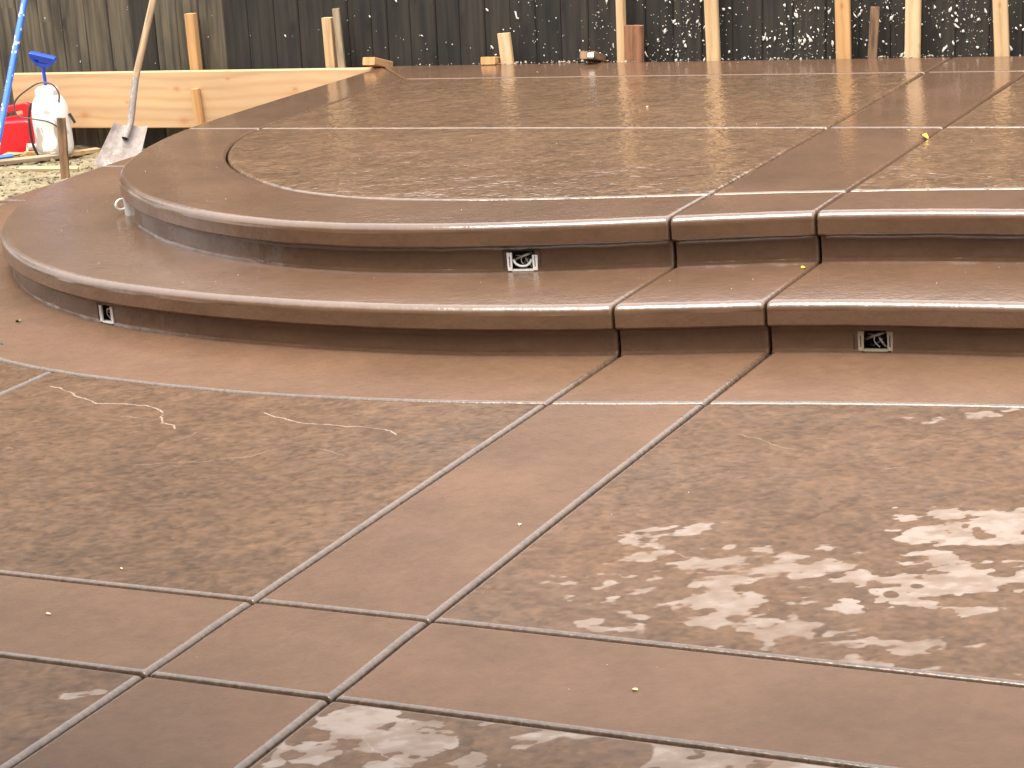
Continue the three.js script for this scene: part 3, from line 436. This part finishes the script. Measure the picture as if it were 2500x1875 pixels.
function lightBox(op, y, w, label, mat, kind) {
  // local axes: x along the riser, y up, z out of the riser
  const g = thing('junction_box', label, 'junction box', [0, 0, 0], 'open step light boxes'); const t = V3(op.t[0], 0, op.t[1]), out = V3(-op.t[1], 0, op.t[0]);
  g.quaternion.setFromRotationMatrix(new THREE.Matrix4().makeBasis(t, V3(0, 1, 0), out)); const back = kind === 3 ? 0.008 : 0.027; g.position.set(op.p[0] - out.x * back, y, op.p[1] - out.z * back);
  const h = 0.060, a = w / 2, e = w * 0.17, d = 0.055;
  mesh('back', bar(-a - 0.012, a + 0.012, -0.004, h + 0.012, -d - 0.004, -d), M.boxdark, g);
  mesh('shell', mergeGeometries([bar(-a - 0.012, -a - 0.008, -0.002, h + 0.008, -d, -0.002), bar(a + 0.008, a + 0.012, -0.002, h + 0.008, -d, -0.002), bar(-a - 0.008, a + 0.008, h + 0.004, h + 0.008, -d, -0.002), bar(-a - 0.008, a + 0.008, -0.003, 0.001, -d, -0.002)]), kind === 3 ? M.white : M.boxdark, g);
  for (const s of [-1, 1]) { // slotted mounting ear, wavy where the cement laps over it
    const sh = new THREE.Shape(), x0 = s < 0 ? -a : a - e, x1 = x0 + e, yt = h * (kind === 1 && s > 0 ? 0.82 : 0.98); sh.moveTo(x0 + 0.002, 0.004); sh.lineTo(x1 - 0.002, 0.003); sh.lineTo(x1, yt); sh.lineTo(x0 + 0.001, yt + 0.001); sh.closePath();
    const ho = new THREE.Path(), sw = e * 0.15, xm = (x0 + x1) / 2; ho.moveTo(xm - sw, h * 0.2); ho.lineTo(xm + sw, h * 0.2); ho.lineTo(xm + sw, h * 0.80); ho.lineTo(xm - sw, h * 0.80); ho.closePath(); sh.holes.push(ho);
    const eg = new THREE.ExtrudeGeometry(sh, { depth: 0.006, bevelEnabled: true, bevelSize: 0.0008, bevelThickness: 0.0008, bevelSegments: 1 }); eg.translate(0, 0, -0.006); mesh('slotted_ear', eg, mat, g);
  }
  mesh('sill', bar(-a + e * 0.8, a - e * 0.8, 0.001, 0.0055, -0.02, -0.001), mat, g);
  const b = a - e;
  if (kind === 1 || kind === 3) { const ring = new THREE.TorusGeometry(b * 0.86, 0.0042, 8, 28, kind === 3 ? Math.PI * 2 : Math.PI); ring.rotateZ(Math.PI); ring.scale(1, 0.80, 1); ring.translate(0, 0.037, kind === 3 ? 0 : -0.006); if (kind === 3) { ring.rotateY(-0.95); ring.translate(0, 0, 0.012); } mesh('knockout_ring', ring, mat, g); }
  mesh('cable', tube([[-b, 0.030, -0.03], [-b * 0.3, 0.042, -0.012], [b * 0.4, 0.050, -0.010], [b * 0.95, 0.053, -0.03]], 0.0042), M.cableGrey, g);
  mesh('cable', tube([[-b * 0.9, 0.012, -0.045], [-b * 0.2, 0.016, -0.02], [b * 0.5, 0.034, -0.018], [b * 0.9, 0.044, -0.045]], 0.0045), M.cable, g);
  mesh('cable', tube([[b * 0.1, 0.045, -0.03], [b * 0.4, 0.032, -0.014], [b * 0.8, 0.010, -0.022]], 0.0036), kind === 4 ? M.copper : M.cableGrey, g);
  mesh('bare_wire', tube([[-b * 0.75, 0.047, -0.02], [-b * 0.1, 0.046, -0.008], [-b * 0.12, 0.030, -0.007], [b * 0.3, 0.010, -0.014]], 0.0014), M.copper, g);
  return g;
}
lightBox(boxU, H1, 0.096, 'white open light box centred in the upper riser, its round rim showing', M.white, 1);
lightBox(boxUL, H1, 0.086, 'white open light box on the round end of the upper riser, seen edge-on', M.white, 3);
lightBox(boxLL, 0.002, 0.074, 'small white open light box in the curved part of the lower riser', M.white, 2);
lightBox(boxLR, 0.002, 0.098, 'grimy open light box full of wires in the straight lower riser', M.grimy, 4);

// ------------------------------------------------------------------ unseen wall and porch roof, added to keep sky off the near concrete
{
  const g = thing('added_house', 'unseen beige wall and deep porch roof added to keep sky off the near patio', 'added_house', [0, 0, 1.9]);
  const wall = new THREE.MeshStandardMaterial({ color: new THREE.Color(0.36, 0.31, 0.25), roughness: 0.95, bumpMap: smoothBump, bumpScale: 0.01 });
  mesh('wall', bar(-17, 6, -0.2, 2.955, 0, 0.2), wall, g); mesh('shade_roof', bar(-17.3, 6.3, 2.96, 3.1, -4.25, 0.6), M.greywood, g);
  for (const x of [-16.5, -9, 5.2]) mesh('post', bar(x - 0.06, x + 0.06, -0.2, 2.955, -4.1, -3.98), M.greywood, g);
  mesh('fascia', bar(-17.3, 6.3, 2.86, 3.11, -4.29, -4.252), M.greywood, g);
}

// ------------------------------------------------------------------ unseen trees added over the fence so the concrete mirrors them instead of sky
{
  const bark = new THREE.MeshStandardMaterial({ color: new THREE.Color(0.09, 0.065, 0.045), roughness: 0.95 }), leafM = new THREE.MeshStandardMaterial({ color: new THREE.Color(0.045, 0.075, 0.022), roughness: 0.7, side: THREE.DoubleSide });
  const kinds = ['unseen broad green tree added over the fence to dull the mirrored sky', 'unseen tall green tree added behind the fence to block sky', 'unseen small green tree added at the fence end to block sky'];
  [[-8.4, -11.6, 2.4, 2.0], [-11.2, -11.0, 2.9, 2.3], [-13.8, -9.2, 2.2, 1.9]].forEach(([x, z, hc, rad], n) => {
    const t = thing('added_tree', kinds[n], 'tree', [x, -0.2, z], 'trees added out of view');
    const tr = [new THREE.CylinderGeometry(0.07, 0.13, hc, 9).translate(0, hc / 2, 0)]; for (let k = 0; k < 5; k++) { const b = new THREE.CylinderGeometry(0.02, 0.05, rad, 6).translate(0, rad / 2, 0); b.rotateZ(rr(0.5, 1.0)); b.rotateY(k * 1.26); b.translate(0, hc * 0.75, 0); tr.push(b); } mesh('trunk', mergeGeometries(tr), bark, t);
    const pos = [], uv = [], idx = [], cl = []; for (let k = 0; k < 26; k++) { const a = R() * 6.28, u = rr(-0.7, 1), q = Math.sqrt(1 - u * u * 0.9), d = rad * rr(0.35, 0.85); cl.push([Math.cos(a) * q * d, hc + 0.2 + u * rad * 0.75, Math.sin(a) * q * d, rr(0.4, 0.75)]); }
    for (const c of cl) for (let k = 0; k < 150; k++) { const a = R() * 6.28, u = rr(-1, 1), q = Math.sqrt(1 - u * u), d = c[3] * Math.cbrt(R()), o = V3(c[0] + Math.cos(a) * q * d, c[1] + u * d, c[2] + Math.sin(a) * q * d), e1 = V3(rr(-1, 1), rr(-1, 1), rr(-1, 1)).normalize(), e2 = V3(rr(-1, 1), rr(-1, 1), rr(-1, 1)).cross(e1).normalize(), w = rr(0.05, 0.09), i0 = pos.length / 3; for (const [p, m] of [[-1, 0], [0, -0.5], [1, 0], [0, 0.5]]) { pos.push(o.x + e1.x * w * p + e2.x * w * m, o.y + e1.y * w * p + e2.y * w * m, o.z + e1.z * w * p + e2.z * w * m); uv.push(p, m); } idx.push(i0, i0 + 1, i0 + 2, i0, i0 + 2, i0 + 3); }
    mesh('crown', geoOf(pos, uv, idx), leafM, t);
  });
}

// ------------------------------------------------------------------ things left in the dirt
// pump sprayer
{
  const b = onDirt(139, 381); b.y -= 0.004;
  const g = thing('pump_sprayer', 'white pump sprayer with a blue handle and thin black hose, standing on the dirt', 'sprayer', [b.x, b.y, b.z]); g.rotation.set(0, 0.45, 0.02);
  const pts = [[0, 0.004], [0.055, 0.0], [0.076, 0.008], [0.090, 0.028], [0.0945, 0.06], [0.0945, 0.20], [0.092, 0.245], [0.084, 0.278], [0.071, 0.303], [0.060, 0.316], [0.055, 0.322]].map(p => new THREE.Vector2(...p));
  const stain = dataTex(256, 256, (u, v, c) => { const n = f3(u, v) * 1.2 + 0.5 * f4(u, v), s = sstep(0.16, 0.30, n + 0.30 * Math.exp(-(((u - 0.10) / 0.10) ** 2) - ((v - 0.2) / 0.15) ** 2)), k = 1 - 0.06 * f2(u, v); c[0] = toS(mix(0.76 * k, 0.38, s * 0.8)); c[1] = toS(mix(0.75 * k, 0.31, s * 0.8)); c[2] = toS(mix(0.73 * k, 0.25, s * 0.8)); }, true);
  const tankM = new THREE.MeshPhysicalMaterial({ map: stain, roughness: 0.42 }); mesh('tank', new THREE.LatheGeometry(pts, 48), tankM, g);
  const cap = [[0.0, 0.366], [0.020, 0.366], [0.044, 0.360], [0.056, 0.350], [0.060, 0.338], [0.060, 0.316], [0.056, 0.312]].map(p => new THREE.Vector2(...p));
  mesh('cap', new THREE.LatheGeometry(cap, 36), M.white, g);
  const blue = new THREE.MeshPhysicalMaterial({ color: new THREE.Color(0.022, 0.075, 0.52), roughness: 0.34 }); M.blue = blue;
  const hd = mesh('pump_rod', mergeGeometries([new THREE.CylinderGeometry(0.010, 0.008, 0.11, 12).translate(0, 0.42, 0), new THREE.BoxGeometry(0.007, 0.10, 0.026).translate(0, 0.425, 0)]), blue, g); hd.rotation.z = 0;
  const sh = new THREE.Shape(); sh.moveTo(-0.024, 0); sh.lineTo(-0.058, 0.030); sh.quadraticCurveTo(-0.072, 0.046, -0.066, 0.058); sh.lineTo(0.066, 0.058); sh.quadraticCurveTo(0.074, 0.046, 0.062, 0.030); sh.lineTo(0.024, 0); sh.closePath(); const ho = new THREE.Path(); ho.moveTo(-0.026, 0.012); ho.lineTo(0.026, 0.012); ho.lineTo(0.048, 0.034); ho.lineTo(-0.048, 0.034); ho.closePath(); sh.holes.push(ho);
  const hg = new THREE.ExtrudeGeometry(sh, { depth: 0.022, bevelEnabled: true, bevelSize: 0.003, bevelThickness: 0.003, bevelSegments: 2 }); hg.translate(0, 0.466, -0.011);
  const gr = []; for (let i = 0; i < 9; i++) gr.push(bar(-0.056 + i * 0.0135, -0.050 + i * 0.0135, 0.500, 0.528, -0.0155, 0.0155)); const grip = mesh('handle', mergeGeometries([(hg.index ? hg.toNonIndexed() : hg), ...gr.map(q => q.toNonIndexed())]), blue, g); grip.rotation.set(0.30, -0.30, -0.20); grip.position.set(0.045, 0.004, -0.14);
  grip.position.set(0, 0, 0); grip.geometry.translate(0, -0.466, 0); grip.position.y = 0.466;
  mesh('hose', tube([[0.062, 0.275, 0.05], [0.070, 0.325, 0.05], [0.045, 0.372, 0.05], [-0.01, 0.388, 0.05], [-0.075, 0.365, 0.05], [-0.155, 0.305, 0.06], [-0.150, 0.24, 0.08], [-0.07, 0.218, 0.10], [0.01, 0.196, 0.11], [0.052, 0.160, 0.10], [0.07, 0.10, 0.09]], 0.0042, 70, 8), M.cable, g);
  const strap = []; strap.push(tube([[-0.088, 0.285, 0.0], [-0.103, 0.24, 0.01], [-0.110, 0.15, 0.02], [-0.104, 0.06, 0.02], [-0.088, 0.02, 0.02]], 0.007, 30, 6)); mesh('strap', strap[0], M.boxdark, g);
  const clip = mesh('strap_clip', bar(-0.006, 0.006, -0.055, 0.0, -0.006, 0.006), M.boxdark, g); clip.position.set(0.098, 0.215, 0.01); clip.rotation.z = 0.42;
}
// red fuel can, partly out of view
{
  const b = onDirt(40, 378); const g = thing('fuel_can', 'red plastic fuel can with a moulded handle beside the white sprayer', 'fuel can', [b.x - 0.02, b.y - 0.003, b.z - 0.05]); g.rotation.y = 0.18;
  const red = new THREE.MeshPhysicalMaterial({ color: new THREE.Color(0.55, 0.013, 0.022), roughness: 0.36 });
  const sh = new THREE.Shape(); sh.moveTo(-0.125, 0.01); sh.lineTo(0.125, 0.0); sh.quadraticCurveTo(0.138, 0.0, 0.137, 0.02); sh.lineTo(0.112, 0.165); sh.lineTo(0.098, 0.232); sh.quadraticCurveTo(0.092, 0.250, 0.070, 0.246); sh.lineTo(-0.06, 0.228); sh.lineTo(-0.125, 0.19); sh.closePath();
  const ho = new THREE.Path(); ho.moveTo(-0.055, 0.176); ho.lineTo(0.060, 0.188); ho.quadraticCurveTo(0.068, 0.19, 0.066, 0.205); ho.lineTo(0.062, 0.222); ho.lineTo(-0.050, 0.206); ho.closePath(); sh.holes.push(ho);
  const bg = new THREE.ExtrudeGeometry(sh, { depth: 0.028, bevelEnabled: true, bevelSize: 0.006, bevelThickness: 0.006, bevelSegments: 3, curveSegments: 8 }); bg.translate(0, 0, -0.014);
  const bs = new THREE.Shape(); bs.moveTo(-0.125, 0.01); bs.lineTo(0.125, 0.0); bs.quadraticCurveTo(0.14, 0.0, 0.138, 0.02); bs.lineTo(0.115, 0.142); bs.quadraticCurveTo(0.112, 0.156, 0.095, 0.156); bs.lineTo(-0.115, 0.150); bs.closePath();
  const bo = new THREE.ExtrudeGeometry(bs, { depth: 0.12, bevelEnabled: true, bevelSize: 0.016, bevelThickness: 0.018, bevelSegments: 5, curveSegments: 8 }); bo.translate(0, 0.012, -0.06);
  mesh('body', bo, red, g); const hn = mesh('handle', bg, red, g); hn.position.y = 0.012;
  const ca = mesh('cap', new THREE.CylinderGeometry(0.026, 0.026, 0.03, 20), M.boxdark, g); ca.position.set(-0.10, 0.235, 0); ca.rotation.z = 0.5;
}
// square-point shovel leaning on the fence
{
  const steel = new THREE.MeshPhysicalMaterial({ map: dataTex(256, 256, (u, v, c) => { const n = clamp(0.5 + f3(u, v) + 0.5 * f4(u, v)), p = sstep(0.20, 0.34, f3(v, u) + 0.5 * f4(u, v)) * sstep(0.45, 0.9, v * 0.9 + 0.3 * f2(u, v)); const q = [mix(0.17, 0.27, n), mix(0.135, 0.23, n), mix(0.115, 0.21, n)]; for (let k = 0; k < 3; k++) c[k] = toS(mix(q[k], [0.46, 0.43, 0.40][k], p * 0.75)); }, true, 0.3), roughness: 0.6, metalness: 0.1 });
  const TL = PZ(277, 303, -8.40), TR = PZ(360, 311, -8.50), BL = PZ(227, 405, -8.20), S = PZ(318, 301, -8.447), Hb = PZ(331, 190, -8.53), T = PZ(374, 0, -8.72); const BR = BL.clone().add(TR.clone().sub(TL).multiplyScalar(1.28)).add(V3(0.0, 0.0, 0));
  const g = thing('shovel', 'square-point shovel with a long wooden handle leaning back towards the fence', 'shovel', [BL.x, BL.y, BL.z]); const inv = v => v.clone().sub(BL);
  const nU = 16, nV = 18, pos = [], uv = [], idx = [], X = TR.clone().sub(TL), Y = BL.clone().sub(TL), Nn = new THREE.Vector3().crossVectors(X, Y).normalize(); if (Nn.z < 0) Nn.negate();
  for (const side of [0, 1]) for (let j = 0; j <= nV; j++) for (let i = 0; i <= nU; i++) { const u = i / nU, v = j / nV, p = TL.clone().lerp(TR, u).lerp(BL.clone().lerp(BR, u), v); const curl = Math.pow(Math.abs(u - 0.5) * 2, 4) * 0.014 * (1 - 0.6 * v) + 0.010 * Math.sin(v * 3.1) * -1, so = 0.012 * Math.exp(-(((u - 0.5) / 0.10) ** 2)) * Math.max(0, 1 - v * 1.5); p.addScaledVector(Nn, curl + so - side * 0.0025).sub(BL); pos.push(p.x, p.y, p.z); uv.push(u * 0.24, v * 0.28); }
  const st = (nU + 1) * (nV + 1); for (let s = 0; s < 2; s++) for (let j = 0; j < nV; j++) for (let i = 0; i < nU; i++) { const a = s * st + j * (nU + 1) + i; s ? idx.push(a, a + 1, a + nU + 1, a + 1, a + nU + 2, a + nU + 1) : idx.push(a, a + nU + 1, a + 1, a + 1, a + nU + 1, a + nU + 2); }
  const rim = []; for (let i = 0; i <= nU; i++) rim.push(i); for (let j = 1; j <= nV; j++) rim.push(j * (nU + 1) + nU); for (let i = nU - 1; i >= 0; i--) rim.push(nV * (nU + 1) + i); for (let j = nV - 1; j >= 1; j--) rim.push(j * (nU + 1)); for (let k = 0; k < rim.length; k++) { const a = rim[k], b = rim[(k + 1) % rim.length]; idx.push(a, b, st + a, b, st + b, st + a); }
  mesh('blade', geoOf(pos, uv, idx), steel, g);
  const sock = new THREE.TubeGeometry(new THREE.CatmullRomCurve3([inv(S.clone().lerp(BL.clone().lerp(BR, 0.5), 0.35)).addScaledVector(Nn, 0.002), inv(S).addScaledVector(Nn, 0.01), inv(S.clone().lerp(Hb, 0.45)).addScaledVector(Nn, 0.006), inv(Hb)]), 30, 0.0165, 14); mesh('socket', sock, steel, g);
  const end = Hb.clone().add(T.clone().sub(Hb).normalize().multiplyScalar(1.02)); const hl = Hb.distanceTo(end), hg = new THREE.CylinderGeometry(0.0175, 0.0165, hl, 18, 12); hg.translate(0, hl / 2, 0); const hu = hg.attributes.uv; for (let i = 0; i < hu.count; i++) hu.setXY(i, hu.getX(i) * 0.11, hu.getY(i) * hl);
  const hm = mesh('handle', hg, new THREE.MeshStandardMaterial({ map: greyTex, bumpMap: greyTex, bumpScale: 0.0008, roughness: 0.6, color: new THREE.Color(1.0, 0.84, 0.70) }), g); orient(hm, inv(Hb), inv(end), V3(0, 0, 1));
}
// blue pole spattered with pale paint
{
  const a = PZ(-34, 500, -8.45), b = PZ(60, 0, -9.0); const dir = b.clone().sub(a).normalize(), foot = a.clone().addScaledVector(dir, -(a.y + 0.05) / dir.y), L = 1.62; const g = thing('blue_pole', 'blue metal extension pole spattered with white leaning by the fence', 'pole', [foot.x, foot.y, foot.z]);
  const pt = dataTex(128, 1024, (u, v, c) => { const s = sstep(0.20, 0.34, fbmPole(u, v)); c[0] = toS(mix(0.03, 0.70, s)); c[1] = toS(mix(0.145, 0.72, s)); c[2] = toS(mix(0.56, 0.74, s)); }, true);
  const pg = new THREE.CylinderGeometry(0.0165, 0.0165, L, 20, 1); pg.translate(0, L / 2, 0); const m = mesh('shaft', pg, new THREE.MeshPhysicalMaterial({ map: pt, roughness: 0.35, clearcoat: 0.3 }), g); orient(m, V3(0, 0, 0), dir, V3(0, 0, 1));
  const q = mesh('end_cap', new THREE.CylinderGeometry(0.0175, 0.0175, 0.05, 18).translate(0, 0.02, 0), M.boxdark, g); orient(q, V3(0, 0, 0), dir, V3(0, 0, 1));
}
function fbmPole(u, v) { return 0.75 * noise2(u * 5, v * 64, 601) + 0.35 * noise2(u * 9, v * 130, 607) + 0.14 * noise2(v * 9, 0.3, 611) - 0.16; }
// form stake at the edge of the lower step
{
  const p = onDirt(158, 436), base = V3(Math.min(p.x, XDIRT - 0.03), -0.05, p.z); const t = PZ(149, 288, base.z); const g = tag(timber('edge_stake', V3(base.x, -0.12, base.z), V3(t.x, t.y, base.z), 0.040, 0.019, M.oldwood, V3(0.35, 0, 1), undefined, 0.002), 'upright rough brown stake in the dirt before the white sprayer', 'stake');
}
const slat = (p, q, w, t, mat, label, up = 0.012, cat = 'wood slat', gr = 'loose slats on the dirt') => { const a = onDirt(...p), b = onDirt(...q); a.y += up; b.y += up; return tag(timber('loose_slat', a, b, w, t, mat, V3(0, 1, 0.25), undefined, 0.002), label, cat, gr); };
slat([-30, 412], [150, 392], 0.045, 0.022, M.greywood, 'long grey weathered slat lying before the sprayer', 0.024);
slat([120, 388], [240, 373], 0.040, 0.020, M.pine, 'yellowish slat lying between the sprayer and the shovel', 0.016);
slat([48, 419], [192, 418], 0.030, 0.018, M.greywood, 'short tan slat lying behind the upright edge stake', 0.012).material = M.pine;
slat([14, 383], [62, 386], 0.040, 0.018, M.pineOrange, 'small offcut of orange pine in front of the red can', 0.010);
{ // mitred block with a white cup lying on it
  const p = onDirt(80, 384); const g = thing('wood_block', 'sloping-sided block of pine wood at the foot of the sprayer', 'wood block', [p.x, p.y - 0.004, p.z]); g.rotation.y = 0.3;
  const s = new THREE.Shape(); s.moveTo(-0.055, 0); s.lineTo(0.055, 0); s.lineTo(0.040, 0.036); s.lineTo(-0.026, 0.040); s.closePath(); const eg = new THREE.ExtrudeGeometry(s, { depth: 0.075, bevelEnabled: true, bevelSize: 0.0015, bevelThickness: 0.0015, bevelSegments: 1 }); eg.translate(0, 0, -0.035); mesh('block', eg, M.pineOrange, g);
  const c = thing('paper_cup', 'small white cup lying on its side on the wood block', 'cup', [p.x + 0.008, p.y + 0.052, p.z - 0.005]); c.rotation.set(0, 0.9, Math.PI / 2 - 0.1);
  mesh('cup_wall', new THREE.LatheGeometry([[0.0, -0.030], [0.015, -0.030], [0.020, 0.030], [0.0215, 0.031], [0.0185, 0.030], [0.0135, -0.027], [0, -0.027]].map(q => new THREE.Vector2(...q)), 24), M.white, c);
}
{ // blue-handled hand tool
  const a = onDirt(-20, 396), b = onDirt(34, 389); a.y += 0.02; b.y += 0.02; const g = thing('scraper', 'blue-handled scraper lying on the dirt by the red can', 'scraper', [a.x, a.y, a.z]); const L = a.distanceTo(b);
  const hg = timberGeo(L, 0.030, 0.018, 0.006); const h = mesh('handle', hg, new THREE.MeshPhysicalMaterial({ color: new THREE.Color(0.06, 0.16, 0.50), roughness: 0.4 }), g); orient(h, V3(0, 0, 0), b.clone().sub(a), V3(0, 1, 0.2));
  const r = mesh('shank', new THREE.CylinderGeometry(0.003, 0.004, 0.07, 8).translate(0, L + 0.034, 0), M.cable, g); orient(r, V3(0, 0, 0), b.clone().sub(a), V3(0, 1, 0.2));
}
// clods and stones in the dirt
{
  const gs = []; const ico = mergeVertices((() => { const g = new THREE.IcosahedronGeometry(1, 1); g.deleteAttribute('uv'); g.deleteAttribute('normal'); return g; })());
  for (let i = 0; i < 900; i++) {
    const p = onDirt(rr(-60, 330), 372 + 110 * Math.pow(R(), 0.8)); if (p.x > XDIRT - 0.015) continue; const near = i < 40, r = near ? rr(0.007, 0.020) : 0.002 + 0.007 * Math.pow(R(), 3), g = ico.clone(), q = g.attributes.position;
    for (let k = 0; k < q.count; k++) { const s = 1 + 0.28 * noise2(q.getX(k) * 2.2 + i * 7, q.getY(k) * 2.2 + q.getZ(k) * 3.1, 701); q.setXYZ(k, q.getX(k) * s, q.getY(k) * s, q.getZ(k) * s); }
    g.applyMatrix4(new THREE.Matrix4().compose(V3(p.x, p.y + r * 0.25, p.z), new THREE.Quaternion().setFromEuler(new THREE.Euler(R() * 6, R() * 6, R() * 6)), V3(r * rr(0.8, 1.5), r * rr(0.55, 0.9), r))); g.computeVertexNormals();
    const uvA = new Float32Array(q.count * 2); for (let k = 0; k < q.count; k++) { uvA[k * 2] = g.attributes.position.getX(k); uvA[k * 2 + 1] = g.attributes.position.getZ(k) + g.attributes.position.getY(k); } g.setAttribute('uv', new THREE.BufferAttribute(uvA, 2)); gs.push(g);
  }
  const o = mesh('dirt_clods', mergeGeometries(gs), M.dirt); o.userData = { kind: 'stuff', label: 'clods and small stones strewn over the bare dirt', category: 'stones' };
}
// ------------------------------------------------------------------ leaves and scraps on the concrete
function leafGeo(l, w, curl, seed) { const n = 8, pos = [], uv = [], idx = []; for (let i = 0; i <= n; i++) { const t = i / n, ww = w / 2 * Math.sin(Math.PI * Math.pow(t, 0.8)) * (1 + 0.2 * noise1(t * 7, seed)); for (let s = -1; s <= 1; s++) { pos.push(s * ww, 0.0015 + Math.abs(s) * ww * 0.5 + curl * Math.sin(t * 3.1 + seed), (t - 0.5) * l); uv.push(s, t); } } for (let i = 0; i < n; i++) for (let s = 0; s < 2; s++) { const a = i * 3 + s; idx.push(a, a + 3, a + 1, a + 1, a + 3, a + 4); } return geoOf(pos, uv, idx); }
const leafMat = (r, g, b) => new THREE.MeshPhysicalMaterial({ color: new THREE.Color(r, g, b), roughness: 0.6, side: THREE.DoubleSide });
const yel = leafMat(0.70, 0.47, 0.015), grn = leafMat(0.09, 0.22, 0.03), drk = leafMat(0.035, 0.03, 0.022), strw = leafMat(0.46, 0.36, 0.17);
function leaf(px, y, l, w, mat, rot, label, cat = 'leaf', curl = 0.003) { const p = PY(px[0], px[1], y); const m = tag(mesh('fallen_leaf', leafGeo(l, w, curl, R() * 9), mat), label, cat, 'leaves fallen on the concrete'); m.position.set(p.x, y + 0.001, p.z); m.rotation.y = rot; return m; }
leaf([2257, 337], H2, 0.038, 0.026, yel, 1.0, 'bright yellow leaf on the band joint of the platform', 'leaf', 0.006);
leaf([1961, 653], H1 + 0.003, 0.028, 0.012, yel, 0.6, 'small yellow leaf wedged at the joint on the step tread', 'leaf', 0.006);
leaf([45, 786], 0, 0.030, 0.016, grn, 1.2, 'small green leaf on the patio border beside the curved step', 'leaf', 0.004);
leaf([8, 840], 0, 0.040, 0.014, drk, 1.1, 'dark curled leaf on the patio border by the stamped slate', 'leaf', 0.004);
leaf([1799, 155], H2, 0.022, 0.008, strw, 1.5, 'straw-coloured leaf by the tall clean pine stake', 'leaf', 0.002);
leaf([1312, 177], H2, 0.016, 0.005, strw, 1.4, 'tiny straw-coloured leaf at the back border of the platform', 'leaf', 0.001);
leaf([1580, 262], H2, 0.012, 0.010, strw, 0.4, 'tiny pale leaf scrap on the far slate panel', 'leaf', 0.002);
leaf([2218, 320], H2, 0.014, 0.007, strw, 1.3, 'pale leaf scrap close to the bright yellow leaf', 'leaf', 0.001);
leaf([1269, 1283], 0, 0.010, 0.008, strw, 0.2, 'pale leaf scrap on the smooth diagonal band', 'leaf', 0.001);
leaf([119, 1500], 0, 0.018, 0.007, strw, 1.2, 'pale leaf scrap on the cross band of the patio', 'leaf', 0.002);
leaf([1551, 1686], 0, 0.014, 0.009, strw, 1.2, 'pale scrap on the cross band beyond the joint crossing', 'leaf', 0.001);
leaf([297, 1390], 0, 0.010, 0.005, strw, 1.2, 'pale leaf scrap on the slate above the cross band', 'leaf', 0.001);
// tiny grit
{
  const gs = [], ico = new THREE.IcosahedronGeometry(1, 0); ico.deleteAttribute('uv');
  for (let i = 0; i < 170; i++) { const lvl = i % 3, y = [0, H1, H2][lvl]; let p; if (lvl === 0) { p = V3(rr(-4.4, -0.8), 0, rr(-4.95, -3.0)); } else { const k = Math.floor(rr(0.25, 0.93) * N2.length), q = N2[k], d = lvl === 1 ? rr(0.04, 0.3) : -rr(0.06, 1.6); const a = N2[k - 1], b = N2[k + 1], l = Math.hypot(b[0] - a[0], b[1] - a[1]); p = V3(q[0] - (b[1] - a[1]) / l * d, y, q[1] + (b[0] - a[0]) / l * d); } const r = 0.0005 + 0.0012 * Math.pow(R(), 4), g = ico.clone(); g.applyMatrix4(new THREE.Matrix4().compose(V3(p.x, y + r * 0.5, p.z), new THREE.Quaternion().setFromEuler(new THREE.Euler(R() * 6, R() * 6, R() * 6)), V3(r * 1.4, r, r))); gs.push(g); }
  const o = mesh('grit', mergeGeometries(gs), new THREE.MeshStandardMaterial({ color: new THREE.Color(0.42, 0.36, 0.29), roughness: 0.9 })); o.userData = { kind: 'stuff', label: 'tiny pale grit scattered on the concrete', category: 'grit' };
}
renderer.render(scene, camera);
